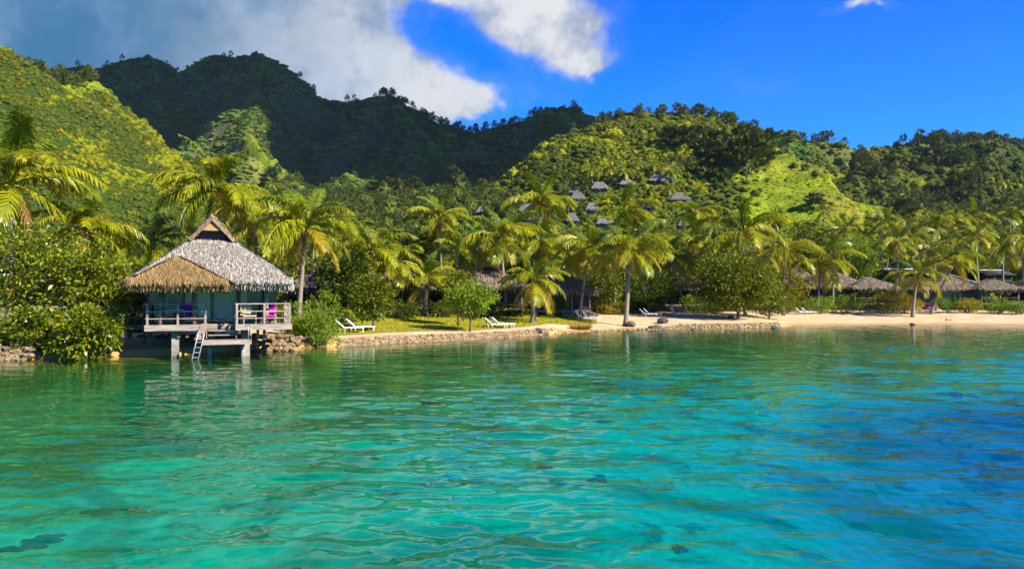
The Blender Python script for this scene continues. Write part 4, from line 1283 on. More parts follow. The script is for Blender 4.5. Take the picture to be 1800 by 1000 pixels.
# stairs down to the bathing platform
PX0, PX1, PZ = lx_(355), lx_(441), 0.86
nb_ = 17
for i in range(nb_):
    w = (PX1 - PX0) / nb_
    MB().box(PX0 + i * w, PX0 + (i + 1) * w - 0.025, -0.95, 0.22, PZ - 0.04, PZ).build('platform_slat', MATS['wood_grey'], bung)
MB().box(PX0 - 0.02, PX1 + 0.02, -1.0, -0.955, PZ - 0.20, PZ + 0.008).build('platform_fascia', MATS['wood_pale'], bung)
for x in (PX0 + 0.35, PX1 - 0.35):
    MB().box(x - 0.05, x + 0.05, -0.9, 0.2, PZ - 0.22, PZ - 0.045).build('platform_joist', MATS['wood_dark'], bung)
    MB().box(x - 0.08, x + 0.08, -0.2, 0.0, PZ - 0.42, PZ - 0.225).build('platform_bracket', MATS['concrete'], bung)
    MB().tube([(x, 0.1, -1.6), (x, 0.1, PZ - 0.225)], 0.10, 10).build('platform_pile', MATS['concrete'], bung)
for k, (z, y) in enumerate(((1.08, 0.46), (1.30, 0.80))):
    MB().box(lx_(366), lx_(417) - 0.03, y - 0.13, y + 0.13, z - 0.05, z).build('stair_tread', MATS['wood_pale'], bung)
for x in (lx_(363), lx_(416)):
    MB().bar((x, 0.24, 0.82), (x, 1.17, 1.50), 0.05, 0.24).build('stringer', MATS['wood_brown'], bung)
MB().bar((lx_(348), -1.02, 0.92), (lx_(361), 0.30, 1.62), 0.30, 0.06).build('stair_side_board', MATS['wood_grey'], bung)
# swim ladder into the water
for dx in (-0.14, 0.14):
    MB().tube([(lx_(356) + dx, -0.85, 1.42), (lx_(352) + dx, -1.02, 0.95), (lx_(341) + dx, -1.30, -0.35)], 0.030, 8).build('ladder_rail', MATS['metal_grey'], bung, True)
for k in range(5):
    t = k / 4; x = lx_(351) + (lx_(342) - lx_(351)) * t; z = 0.80 - t * 0.95; y = -1.05 - 0.21 * t
    MB().box(x - 0.14, x + 0.14, y - 0.035, y + 0.035, z - 0.015, z + 0.015).build('ladder_rung', MATS['metal_grey'], bung)
for dx in (0, 0.13):
    x = lx_(436) + dx
    MB().tube([(x, -0.9, PZ), (x, -0.92, PZ + 0.55), (x - 0.05, -0.80, PZ + 0.72), (x - 0.16, -0.62, PZ + 0.68)], 0.022, 8).build('hand_rail', MATS['metal_grey'], bung, True)
def in_bung(x, y, z):
    return bung.matrix_basis @ Vector((x, y, z)) if False else Vector((BX + x * math.cos(BROT) - y * math.sin(BROT), BY + x * math.sin(BROT) + y * math.cos(BROT), z))

def deck_chair(x, y, rz, mat, label, towel=None):
    o = empty('deck_chair', in_bung(x, y, ZD + 0.01), BROT + rz, label, 'chair', 'chairs on the bungalow deck')
    MB().box(-0.29, 0.29, -0.28, 0.26, 0.38, 0.44).build('seat', MATS[mat], o)
    mb = MB(); mb.bar((0, 0.25, 0.40), (0, 0.47, 1.04), 0.56, 0.07, (1, 0, 0)); 
    mb2 = MB(); a, b = Vector((0, 0.25, 0.42)), Vector((0, 0.46, 1.06))
    pts = [(-0.28, 0.25, 0.42), (0.28, 0.25, 0.42), (0.28, 0.44, 0.97), (0.20, 0.46, 1.06), (-0.20, 0.46, 1.06), (-0.28, 0.44, 0.97)]
    n = len(mb2.v); mb2.v += pts + [(p[0], p[1] + 0.05, p[2]) for p in pts]
    mb2.f += [tuple(range(5, -1, -1)), tuple(range(6, 12))] + [(i, (i + 1) % 6, 6 + (i + 1) % 6, 6 + i) for i in range(6)]
    mb2.build('backrest', MATS[mat], o)
    for sx_ in (-0.30, 0.30):
        for sy in (-0.25, 0.25):
            MB().bar((sx_, sy, 0), (sx_, sy, 0.60 if sy < 0 else 0.64), 0.045).build('leg', MATS['wood_grey'], o)
        MB().box(sx_ - 0.035, sx_ + 0.035, -0.30, 0.34, 0.615, 0.65).build('armrest', MATS['wood_grey'], o)
    return o
# chairs face the water: their backs lean away from the room's glass
deck_chair(lx_(438), 0.42, 0.25, 'cushion_beige', 'beige deck chair behind the right-hand railing of the bungalow')
deck_chair(lx_(477), 0.40, -0.15, 'towel_magenta', 'deck chair draped in bright magenta at the right end of the deck')
deck_chair(lx_(331), 1.55, 0.35, 'cloth_purple', 'shaded purple deck chair under the brown thatch')
t = empty('side_table', in_bung(lx_(457), 0.55, ZD + 0.01), BROT, 'low dark table between the beige and the magenta chair', 'table')
MB().box(-0.28, 0.28, -0.22, 0.22, 0.42, 0.46).build('table_top', MATS['wood_dark'], t)
for sx_ in (-0.23, 0.23):
    for sy in (-0.17, 0.17): MB().box(sx_ - 0.025, sx_ + 0.025, sy - 0.025, sy + 0.025, 0, 0.42).build('leg', MATS['wood_dark'], t)
t = empty('round_table', in_bung(lx_(305), 1.5, ZD + 0.01), BROT, 'pale topped table in the shade under the brown thatch', 'table')
MB().tube([(0, 0, 0.70), (0, 0, 0.735)], 0.45, 24).build('table_top', MATS['plastic_pale'], t)
MB().tube([(0, 0, 0.03), (0, 0, 0.70)], 0.05, 10).build('leg', MATS['wood_dark'], t)
MB().tube([(0, 0, 0), (0, 0, 0.03)], [0.28, 0.26], 20).build('foot', MATS['wood_dark'], t)
t = empty('bench', in_bung(lx_(372), 1.75, ZD + 0.01), BROT, 'low honey-coloured plank bench at the top of the deck steps', 'bench')
MB().box(-0.75, 0.75, -0.18, 0.18, 0.16, 0.22).build('seat', MATS['wood_honey'], t)
for sx_ in (-0.6, 0.6): MB().box(sx_ - 0.04, sx_ + 0.04, -0.15, 0.15, 0, 0.16).build('leg', MATS['wood_honey'], t)

# walkway from the bungalow to the land, half hidden by leaves
wk = empty('walkway', in_bung(-3.15, 4.6, 0), BROT + 0.25, 'weathered wooden footbridge with rails leading from the bungalow into the shrubs', 'footbridge')
for i in range(26):
    MB().box(-(i + 1) * 0.2 + 0.015, -i * 0.2, -0.65, 0.65, 1.42, 1.46).build('plank', MATS['wood_grey'], wk)
for y in (-0.66, 0.66):
    for z in (1.85, 2.15, 2.45): MB().bar((0, y, z), (-5.2, y, z), 0.05, 0.06).build('rail', MATS['wood_grey'], wk)
    MB().bar((0, y * 0.8, 1.34), (-5.2, y * 0.8, 1.34), 0.10, 0.15).build('beam', MATS['wood_grey'], wk)
    for x in (-0.1, -1.8, -3.5, -5.1): MB().box(x - 0.06, x + 0.06, y - 0.05 + 0.01, y + 0.05 + 0.01, -0.6, 2.5).build('post', MATS['wood_grey'], wk)
fn = empty('rail_fence', (px_x(12, 47), 47.0, gz(px_x(12, 47), 47)), 0.1, 'weathered rail fence glimpsed between the leaves beside the leftmost palm trunk', 'fence')
for z in (0.75, 1.05, 1.35): MB().bar((-1, 0, z), (4.6, 0, z), 0.05, 0.09).build('rail', MATS['wood_pale'], fn)
for x in (-0.9, 0.9, 2.7, 4.5): MB().box(x - 0.07, x + 0.07, 0.03, 0.15, -0.2, 1.55).build('post', MATS['wood_pale'], fn)

# ---------------------------------------------------------------- shore bungalows
def shore_hut(px, Y, w_px, eave, peak, label, seed, depth=6.0, gab=True, mat='thatch_weathered', wing=None, rot=0.0, steps=True, wallmat='wall_dark'):
    """Thatched hut: w_px eave width, eave/peak rows in the photo; wing = (px0, px1, peak row, eave row) of a lower front roof."""
    x = px_x(px, Y); z0 = gz(x, Y)
    o = empty('garden_bungalow', (x, Y, z0), rot, label, 'bungalow', 'thatched bungalows along the beach')
    k = Y / F
    w = w_px * k / 2; ze = py_z(eave, Y) - z0 + 0.35; zr = py_z(peak, Y + depth * 0.4) - z0
    thatch_roof(o, -w, w, -0.6, depth + 0.6, ze, zr, depth * 0.36, depth * 0.64, 0.0, (w * 0.26, ze + (zr - ze) * 0.70) if gab else None, mat, seed, 70, 0.55, 0.085, 0.50, 0.10)
    fz = 0.75
    MB().box(-w + 0.5, w - 0.5, 0.4, depth, fz - 0.2, fz).build('floor', MATS['wood_grey'], o)
    ww = w - 0.7
    for a, b, m_ in ((-ww, -ww * 0.35, wallmat), (ww * 0.35, ww, wallmat)):
        MB().box(a, b, 1.3, 1.4, fz, ze + 0.1).build('wall', MATS[m_], o)
    MB().box(-ww * 0.35, ww * 0.35, 1.34, 1.37, fz, ze + 0.1).build('window_pane', MATS['window_glass'], o)
    MB().box(-ww, ww, depth - 0.2, depth - 0.1, fz, ze + 0.1).build('back_wall', MATS['wall_dark'], o)
    for s in (-1, 1):
        MB().box(s * ww - 0.05, s * ww + 0.05, 1.42, depth - 0.22, fz, ze + 0.1).build('side_wall', MATS[wallmat], o)
    for x_ in (-ww, -ww * 0.33, ww * 0.33, ww):
        MB().tube([(x_, 0.5, -0.1), (x_, 0.5, ze + 0.05)], 0.075, 8).build('post', MATS['wood_grey'], o, True)
    for z in (fz + 0.45, fz + 0.85): MB().bar((-ww, 0.45, z), (-ww * 0.33, 0.45, z), 0.05).build('rail', MATS['wood_grey'], o)
    if steps:
        for q in range(4): MB().box(-0.1, 1.1, -0.9 + 0.3 * q, -0.62 + 0.3 * q, 0.12 + 0.16 * q, 0.17 + 0.16 * q).build('step', MATS['wood_pale'], o)
    if wing:
        a, b, pk, ev = wing
        xa, xb = (a - px) * k, (b - px) * k
        zw, zp = py_z(ev, Y) - z0 + 0.3, py_z(pk, Y) - z0
        wr = thatch_roof(o, xa, xb, -2.6, 2.2, zw, zp, -0.6, 0.6, None, None, mat, seed + 50, 80, 0.5, 0.08, 0.45, 0.10, name='porch_roof')
        for x_ in (xa + 0.7, (xa + xb) / 2, xb - 0.7):
            MB().tube([(x_, -2.1, -0.1), (x_, -2.1, zw)], 0.075, 8).build('post', MATS['wood_grey'], o, True)
        MB().box(xa + 0.5, xb - 0.5, -2.3, 0.38, fz - 0.2, fz).build('porch_floor', MATS['wood_grey'], o)
        MB().bar((xa + 0.7, -2.1, fz + 0.7), (xb - 0.7, -2.1, fz + 0.7), 0.05).build('porch_rail', MATS['wood_grey'], o)
    return o
shore_hut(548, 62, 90, 512, 470, 'thatched hut whose grey eave shows just beyond the tall palm right of the main bungalow', 31)
shore_hut(692, 68, 110, 510, 465, 'thatched hut half hidden behind the leafy sapling on the lawn', 32)
shore_hut(856, 72, 150, 512, 462, 'thatched hut with brown gable above the small tree on the lawn', 33)
shore_hut(990, 77, 120, 518, 474, 'thatched hut with wooden steps behind the palm leaning over the lawn', 34)
shore_hut(1190, 93, 130, 512, 472, 'hut in deep shade behind the two tallest beach palms', 35)
shore_hut(1330, 101, 120, 500, 460, 'hut with pointed brown gable above the round beach tree', 36)
shore_hut(1405, 112, 90, 508, 462, 'dark shaded thatched hut between the yellow bush and the long grey roof', 37, gab=False)
shore_hut(1470, 106, 120, 508, 474, 'weathered thatched bungalow with a lower porch roof behind the clipped hedge', 38, gab=False, wing=(1482, 1568, 487, 510))
shore_hut(1680, 106, 140, 512, 480, 'weathered thatched bungalow with slatted porch and steps near the leaning palm', 39, gab=False, wing=(1700, 1782, 491, 512), wallmat='wall_plaster')
shore_hut(1872, 106, 110, 512, 470, 'thatched hut cut by the right edge of the view', 40, gab=False, steps=False)
def plain_hut(px, Y, w_px, eave, peak, label):
    x = px_x(px, Y); z0 = gz(x, Y)
    o = empty('tin_roof_house', (x, Y, z0), 0.1, label, 'house')
    k = Y / F; w = w_px * k / 2; ze = py_z(eave, Y) - z0; zr = py_z(peak, Y) - z0
    mb = MB(); mb.quad((-w, -2.5, ze), (w, -2.5, ze), (w, 0.5, zr), (-w, 0.5, zr)); mb.quad((w, 3.5, ze), (-w, 3.5, ze), (-w, 0.52, zr), (w, 0.52, zr))
    mb.build('roof', MATS['wood_dark'], o)
    MB().box(-w, w, 0.40, 0.62, zr + 0.01, zr + 0.10).build('ridge_cap', MATS['white_frame'], o)
    MB().box(-w + 0.4, w - 0.4, -1.9, 3.0, -1.0, ze + 0.1).build('wall', MATS['wall_dark'], o)
plain_hut(1580, 124, 60, 482, 473, 'low house with dark roof and pale ridge behind the right-hand beach palms')
plain_hut(1742, 124, 56, 484, 475, 'dark roofed house with a pale ridge line above the right-hand porch roof')

# ---------------------------------------------------------------- huts on the hill
def hill_hut(px, py, w_px, h_px, label, stilts=False, lean=None):
    w_px, h_px, py = w_px * 1.10, h_px * 1.1, py - 2
    p = on_hill(px, py + h_px * 0.5 + 8)
    Y = p.y; k = Y / F
    zb = py_z(py + h_px * 0.5, Y)                 # eave height
    o = empty('hillside_hut', (p.x, Y, zb), 0.0, label, 'hut', 'huts on the hillside')
    w = w_px * k / 2; h = h_px * k; d = w * 1.5
    mb = MB()
    A, B, C_, D = (-w, -0.7, 0), (w, -0.7, 0), (w, d, 0), (-w, d, 0)
    E, G_ = (-w * 0.40, d * 0.42, h), (w * 0.40, d * 0.42, h)
    mb.quad(A, B, G_, E); mb.tri(B, C_, G_); mb.quad(C_, D, E, G_); mb.tri(D, A, E)
    for q in ((A, B, G_, E),): pass
    rf = mb.build('roof', MATS['shingle_grey'], o)
    rs_ = np.random.RandomState(int(px)); VV = strips(rs_, [(A, B, G_), (A, G_, E), (B, C_, G_), (D, A, E)], 16 / max(k * 6, 0.5), 0.7, 0.16, 0.06)
    VV += fringe(rs_, A, B, int(w * 26), 0.35, 0.16, (0, -1, 0))
    V = np.concatenate(VV)
    th = link('thatch', np_mesh('thatch', V, np.arange(len(V)).reshape(-1, 4), MATS['shingle_grey']), rf); th['kind'] = 'stuff'
    MB().bar((-w * 0.46, d * 0.42, h + 0.05), (w * 0.46, d * 0.42, h + 0.05), 0.3, 0.12).build('ridge_cap', MATS['wood_pale'], rf)
    fl_ = -2.3
    MB().box(-w * 0.8, w * 0.8, 0.3, d * 0.9, fl_, -0.02).build('wall', MATS['wood_dark'], o)
    for x_ in (-0.45, 0.0, 0.45): MB().box(w * x_ - 0.35, w * x_ + 0.35, 0.25, 0.295, fl_ + 0.7, -0.5).build('window', MATS['window_glass'], o)
    MB().box(-w * 0.9, w * 0.9, -0.6, d * 0.9, fl_ - 0.18, fl_ - 0.005).build('deck', MATS['wood_brown'], o)
    drop = zb + fl_ - gz(p.x, Y - 0.5)
    ln = max(2.5, drop + 2) if not stilts else 9.5
    for x_ in (-0.75, 0.0, 0.75):
        MB().tube([(w * x_, -0.4, fl_ - 0.19), (w * x_, -0.4, fl_ - ln)], 0.16 if stilts else 0.12, 8).build('stilt', MATS['wood_grey'], o)
    return o
for a in ((1162, 313, 42, 12, 'topmost hillside hut, broad grey roof below the dark trees'),
          (1103, 321, 26, 9, 'small hillside hut left of the topmost one'),
          (1055, 327, 30, 11, 'hillside hut with pale roof at the left end of the top row'),
          (1010, 336, 20, 8, 'small hillside hut just above another roof, right of the tallest palm'),
          (1016, 346, 28, 10, 'hillside hut directly below a smaller roof'),
          (1042, 364, 24, 11, 'tan roofed hillside hut in the middle of the slope'),
          (1196, 346, 34, 12, 'lone hillside hut at the right end of the group'),
          (848, 370, 22, 10, 'hut far left of the hillside group, above the lawn palms'),
          (926, 366, 26, 12, 'hillside hut left of the tall palm trunk, upper of two'),
          (936, 380, 40, 14, 'broad hillside hut behind the tall palm, lower of two'),
          (1006, 383, 22, 12, 'grey hut right of the tall palm at mid height'),
          (1060, 390, 22, 8, 'low hut roof between the two middle palms'),
          (1078, 396, 20, 8, 'low hut roof just under its neighbour between the middle palms'),
          (1203, 394, 22, 8, 'lowest hut roof on the right, beside a short palm')):
    hill_hut(*a)
hill_hut(1137, 360, 26, 11, 'hillside hut on tall wooden stilts', True)

# ================================================================== PALMS
P_ = palm
P_(20, 322, 47, 126, 'big coconut palm with orange coconuts above the shrubs at the left edge', base=16, n=24, yellow=2, thick=1.25)
P_(152, 405, 50, 84, 'leaning coconut palm rising out of the shoreline shrubs left of the bungalow', base=122, n=20, yellow=2)
P_(382, 332, 55, 96, 'coconut palm spreading right above the peak of the bungalow roof', base=395, n=23, yellow=2)
P_(538, 398, 51, 88, 'coconut palm with hanging golden fronds just right of the bungalow', base=524, n=24, yellow=6)
P_(270, 425, 57, 74, 'low coconut palm whose fronds show left of the bungalow roof', base=265, n=18, yellow=2)
P_(448, 395, 62, 70, 'coconut palm behind the right slope of the bungalow roof', base=455, n=18, yellow=2)
P_(652, 440, 64, 66, 'bushy coconut palm above the dark thicket left of the lawn', base=650, n=21, yellow=3)
P_(690, 468, 66, 58, 'low drooping palm beside the bushy palm left of the lawn', base=672, n=14, yellow=2)
P_(772, 386, 84, 54, 'slim tall palm with pale trunk above the middle of the lawn', base=777, n=19, yellow=3)
P_(748, 492, 66, 56, 'short palm with thick reddish base standing on the lawn', base=747, foot=557, n=20, yellow=3, thick=1.4)
P_(808, 445, 74, 52, 'palm between the slim tall palm and the lawn edge palm', base=806, n=18, yellow=3)
P_(878, 418, 70, 68, 'palm with a thin dark trunk at the right end of the lawn', base=890, foot=556, n=23, yellow=3)
P_(950, 358, 92, 62, 'tallest palm of the middle, its crown against the hillside huts', base=946, n=22, yellow=3)
P_(948, 428, 80, 66, 'dense palm directly beneath the tallest middle palm', base=952, n=21, yellow=2)
P_(938, 494, 62, 60, 'short dark-trunked palm at the sandy end of the lawn', base=937, foot=568, n=21, yellow=5, thick=1.3)
P_(1037, 440, 69, 60, 'palm leaning right over the pair of white loungers beside the dry grass', base=1018, foot=562, n=22, yellow=6)
P_(1110, 436, 69, 66, 'palm with curved flared trunk at the edge of the sand beside the boulder', base=1100, foot=573, n=23, yellow=4, thick=1.35)
P_(1097, 372, 104, 52, 'tall palm in front of the hut on stilts', base=1097, n=20, yellow=2)
P_(1180, 452, 80, 62, 'drooping palm with yellowing fronds behind the sunbather', base=1203, foot=548, n=19, yellow=5)
P_(1222, 376, 116, 40, 'slender palm beside the lone right-hand hillside hut', base=1222, n=18, yellow=2)
P_(1306, 410, 86, 70, 'wide palm crown above the round beach tree', base=1310, n=21, yellow=3)
P_(1240, 430, 92, 56, 'palm between the drooping palm and the wide crown', base=1240, n=18, yellow=2)
P_(1380, 440, 92, 52, 'palm above the yellow bush', base=1377, n=18, yellow=2)
P_(1443, 462, 90, 58, 'palm with slim pale trunk in front of the long grey thatch', base=1437, foot=546, n=20, yellow=3)
P_(1554, 388, 150, 32, 'very slim tall palm standing alone above the bright round tree', base=1549, n=18, yellow=2, dry=0)
P_(1613, 484, 86, 46, 'palm on the open sand casting its shadow, near the magenta towel', base=1604, foot=557, n=17, yellow=1, dry=0, thick=1.1)
P_(1680, 460, 87, 46, 'palm leaning far right beside the magenta towel', base=1636, foot=552, n=21, yellow=3)
P_(1605, 416, 128, 42, 'dark palm up the slope behind the two leaning beach palms', n=17, yellow=1)
P_(1648, 392, 140, 32, 'left one of the trio of palms high at the right', n=16, yellow=1)
P_(1675, 388, 142, 32, 'middle one of the trio of palms high at the right', n=16, yellow=1)
P_(1712, 384, 146, 36, 'right one of the trio of palms high at the right, with visible trunk', base=1711, n=17, yellow=1)
P_(1762, 436, 120, 42, 'palm above the right-hand porch roof', n=17, yellow=2)
P_(1660, 428, 118, 40, 'palm below the trio, behind the leaning palm', n=16, yellow=1)
P_(1490, 402, 150, 28, 'small palm left of the very slim tall palm', n=14, yellow=1)
P_(1520, 410, 150, 26, 'small palm touching the bright round tree', n=14, yellow=1)
P_(1800, 420, 110, 46, 'palm cut by the right edge above the last thatched hut', n=16, yellow=1)
P_(1345, 448, 98, 44, 'palm behind the hut with the pointed gable', n=16, yellow=2)
P_(990, 445, 88, 50, 'palm squeezed between the dense palm and the leaning palm', n=17, yellow=2)
P_(600, 425, 78, 52, 'palm in the thicket between the golden palm and the bushy palm', n=16, yellow=2)
P_(715, 440, 84, 46, 'palm in shade left of the slim tall palm', n=15, yellow=1)
P_(1150, 425, 96, 44, 'palm behind the curved flared palm', n=15, yellow=2)
P_(840, 428, 92, 44, 'palm far back between the slim palm and the lawn end palm', n=15, yellow=2)
small = [(322, 296), (345, 300), (480, 325), (505, 352), (560, 372), (1040, 300), (1075, 296), (1120, 285), (1098, 300), (1150, 290), (1180, 300), (1070, 345), (1100, 345), (1150, 350), (1175, 330), (1230, 330), (1000, 360), (965, 345), (1560, 420), (1620, 440), (1735, 410), (1780, 400), (1410, 420), (1465, 415)]
where = ['on the slope above the leftmost lawn trees', 'on the slope beside the bright spur', 'at the foot of the bright grassy spur', 'under the bright grassy spur', 'on the valley floor left of the lawn palms', 'above the left end of the top hut row',
         'above the pale roofed hut', 'just left of the topmost hut', 'above the small top row hut', 'right above the topmost hut', 'right of the topmost hut', 'below the small top row hut', 'in the middle of the hillside huts', 'left of the lone right-hand hut',
         'below the topmost hut', 'right of the lone hillside hut', 'beside the mid-height huts', 'left of the upper roofs', 'behind the bright round tree', 'behind the leaning beach palms', 'right of the high trio of palms', 'near the right edge of the slope',
         'left of the dark dense tree', 'between the dark dense tree and the bright round tree']
for (px, py), w_ in zip(small, where):
    p = on_hill(px, py + 26)
    hpx = 15 + (px % 5)
    palm(px, py, p.y, hpx, 'small distant palm ' + w_, far=True, group='small palms on the hillside', thick=1.0)

rr = random.Random(77)
belt = []
for i in range(400):
    px = rr.uniform(430, 1800); Y = rr.uniform(102, 175)
    if any(abs(px - q[0]) < 26 and abs(Y - q[1]) < 22 for q in belt): continue
    if any(abs(px - q[0]) < 40 for q in HUTS) and Y > 108: continue
    belt.append((px, Y))
    if len(belt) == 34: break
marks = [(440, 'the right slope of the bungalow roof'), (535, 'the golden palm'), (600, 'the dark thicket'), (655, 'the leafy sapling'), (700, 'the hut behind the sapling'), (748, 'the short lawn palm'), (800, 'the forked lawn tree'), (870, 'the lounger pair on the sand'), (940, 'the short dark-trunked palm'),
         (1000, 'the hut with wooden steps'), (1040, 'the dry grass tuft'), (1105, 'the curved flared palm'), (1165, 'the flat-topped boulder'), (1225, 'the spiky bright shrub'), (1297, 'the round beach tree'), (1345, 'the pointed gable'), (1390, 'the yellow bush'), (1437, 'the slim pale trunk'),
         (1490, 'the bright dome tree'), (1550, 'the clipped hedge'), (1605, 'the sand palm'), (1650, 'the magenta towel'), (1700, 'the right-hand steps'), (1760, 'the last porch roof'), (1800, 'the right edge')]
used = {}
for px, Y in sorted(belt):
    mk = min(marks, key=lambda q: abs(q[0] - px)); k_ = used.get(mk[1], 0); used[mk[1]] = k_ + 1
    sd_ = 'straight' if abs(px - mk[0]) < 9 else ('left of and' if px < mk[0] else 'right of and')
    lab_ = 'belt palm ' + ('low' if Y < 135 else 'high') + ' up, ' + sd_.replace(' and', '') + ' above ' + mk[1] + ('' if k_ == 0 else (', second' if k_ == 1 else (', third' if k_ == 2 else ', fourth')))
    zg = gz(px_x(px, Y), Y)
    hh = rr.uniform(6.0, 10.5)
    palm(px, CY - (zg + hh - H) / Y * F, Y, rr.uniform(2.3, 3.1) / Y * F, lab_, n=15, yellow=rr.choice((0, 1, 2)), group='palms in the belt behind the beach huts', nuts=False, dry=rr.choice((0, 1)))

# ================================================================== BROADLEAF TREES AND SHRUBS
def T_(*a, n=2600, size=0.25, **k):
    return tree_at(*a, n=int(n * 1.7), size=size * 1.15, **k)
gt = 'leafy trees among the palms'
# shoreline shrubs at the left
def shrub(px, py0, py1, w, Y, label, mat='leaf_mid', seed=1, n=1500, size=0.18, depth=0.8, name='shrub', group='shrubs along the shore', ground=True, wild=0.0):
    """Shrub filling rows py0..py1 and width w in the photo at distance Y."""
    x = px_x(px, Y); zt, zb = py_z(py0, Y), py_z(py1, Y)
    k = Y / F
    R3 = (w * k / 2 * 0.9, w * k / 2 * depth * 0.9, (zt - zb) / 2 * 0.93)
    cm, c = crown_mesh('foliage', seed + int(px), R3, 30 + n // 50, n, size, MATS[mat], clr=0.36, hollow=0.30)
    o = empty(name, (x, Y, min(zb, gz(x, Y))), 0, label, 'shrub', group)
    hc = (zt + zb) / 2 - o.location.z
    mb = MB(); rs_ = np.random.RandomState(seed)
    cc = c * 0.8 + np.array([0, 0, hc]); rs_.shuffle(cc)
    for q in cc[:10]:
        q = Vector(q); s_ = Vector((q.x * 0.12, q.y * 0.12, -0.25))
        mb.tube([s_, s_.lerp(q, 0.5) + Vector((0, 0, 0.1)), q], [0.05, 0.035, 0.012], 5)
    mb.build('stem', MATS['bark'], o)
    link('foliage', cm, o, loc=(0, 0, hc))
    return o
shrub(55, 392, 560, 190, 41.0, 'tall glossy-leaved shrub at the left edge below the big palm', 'leaf_glossy', 1, 5200, 0.27)
shrub(160, 425, 590, 150, 40.5, 'tall glossy-leaved shrub beside the bungalow porch', 'leaf_glossy', 2, 4600, 0.27)
shrub(150, 530, 634, 150, 38.0, 'low glossy shrub hanging over the water left of the bungalow', 'leaf_glossy', 3, 4200, 0.25, 0.7)
shrub(62, 530, 628, 130, 38.5, 'leafy shrub spreading over the water between the stones and the bungalow shrub', 'leaf_glossy', 4, 3800, 0.25, 0.7)
shrub(8, 555, 612, 70, 38.8, 'bright green low shrub above the stones at the left edge', 'leaf_bright', 5, 1400, 0.15)
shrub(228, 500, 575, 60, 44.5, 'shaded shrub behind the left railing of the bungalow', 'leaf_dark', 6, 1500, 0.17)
shrub(562, 540, 612, 92, 46.2, 'bright green shrub at the waterline right of the bungalow', 'leaf_bright', 7, 4200, 0.13, 0.7)
shrub(528, 525, 604, 52, 47.2, 'bright shrub touching the right end of the bungalow deck', 'leaf_bright', 8, 2200, 0.13)
shrub(575, 505, 585, 62, 54, 'tall spiky light-green shrub behind the bright waterline shrub', 'leaf_bright', 9, 1500, 0.16)
shrub(508, 545, 590, 50, 50, 'shrub behind the deck corner in half shade', 'leaf_mid', 10, 1300, 0.15)
# trees
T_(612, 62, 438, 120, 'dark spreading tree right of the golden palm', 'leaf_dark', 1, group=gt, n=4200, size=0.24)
T_(655, 0, 474, 78, 'leafy sapling standing at the sand edge beside the white loungers', 'leaf_mid', 2, base=581, group=gt, n=2600, size=0.20, low=0.10)
T_(826, 0, 496, 96, 'small bright tree with forked trunk at the sand edge of the lawn', 'leaf_bright', 3, base=583, group=gt, n=2600, size=0.19, low=0.30)
T_(806, 0, 470, 62, 'slender young tree right behind the forked tree on the lawn', 'leaf_mid', 4, base=573, group=gt, n=1700, size=0.20, low=0.30)
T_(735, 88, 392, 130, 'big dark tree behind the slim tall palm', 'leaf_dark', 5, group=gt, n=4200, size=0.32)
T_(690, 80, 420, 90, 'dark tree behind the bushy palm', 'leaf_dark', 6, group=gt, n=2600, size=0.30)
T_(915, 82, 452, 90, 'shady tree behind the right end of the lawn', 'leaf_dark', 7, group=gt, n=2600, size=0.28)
T_(1050, 0, 478, 110, 'dark tree with pale forked trunk behind the dry grass tuft', 'leaf_dark', 8, base=556, group=gt, n=4200, size=0.24, low=0.22)
T_(1140, 0, 474, 130, 'wide shady tree between the curved palm and the sunbather', 'leaf_dark', 9, base=552, group=gt, n=4600, size=0.25, low=0.14)
T_(1297, 0, 440, 170, 'broad round beach tree with dark trunk on the sand', 'leaf_mid', 10, base=561, group=gt, n=9500, size=0.28, low=0.10, depth=0.9)
T_(1352, 86, 480, 110, 'low spreading right-hand limb mass beside the round beach tree', 'leaf_mid', 23, group=gt, n=3200, size=0.24, low=0.05)
T_(1502, 116, 408, 100, 'bright green dome-shaped tree', 'leaf_bright', 11, group=gt, n=4800, size=0.30, low=0.1)
T_(1562, 126, 470, 90, 'dense green tree behind the long porch roof', 'leaf_mid', 12, group=gt, n=3600, size=0.28, low=0.05)
T_(1424, 132, 382, 92, 'dark dense tree at the foot of the grass slope', 'leaf_dark', 13, group=gt, n=3600, size=0.34, low=0.1)
T_(1390, 106, 468, 66, 'golden-yellow leaved bush tree behind the hut roofs', 'leaf_yellow', 14, group=gt, n=2200, size=0.24, low=0.2)
T_(1640, 126, 452, 90, 'shady tree between the two leaning beach palms', 'leaf_dark', 15, group=gt, n=2600, size=0.30, low=0.1)
T_(1775, 128, 455, 110, 'dark tree above the right-hand porch', 'leaf_dark', 16, group=gt, n=3000, size=0.30, low=0.1)
T_(600, 86, 405, 100, 'tree rising behind the dark spreading tree', 'leaf_mid', 17, group=gt, n=2600, size=0.32)
T_(500, 78, 430, 90, 'green tree showing between roof and golden palm', 'leaf_mid', 18, group=gt, n=2200, size=0.28)
T_(230, 72, 415, 110, 'shaded tree behind the tall glossy shrubs', 'leaf_mid', 19, group=gt, n=2600, size=0.28)
T_(90, 72, 400, 120, 'tree filling the gap between the two left palms', 'leaf_mid', 20, group=gt, n=2600, size=0.28)
T_(1240, 110, 432, 100, 'tree behind the drooping palm', 'leaf_dark', 21, group=gt, n=2600, size=0.32)
T_(860, 100, 428, 110, 'tree far behind the forked lawn tree', 'leaf_mid', 22, group=gt, n=2600, size=0.32)
T_(1010, 104, 430, 100, 'tree behind the leaning palm below the huts', 'leaf_dark', 24, group=gt, n=2600, size=0.32)
T_(1090, 106, 432, 100, 'tree behind the flared palm below the stilt hut', 'leaf_mid', 25, group=gt, n=2600, size=0.32)
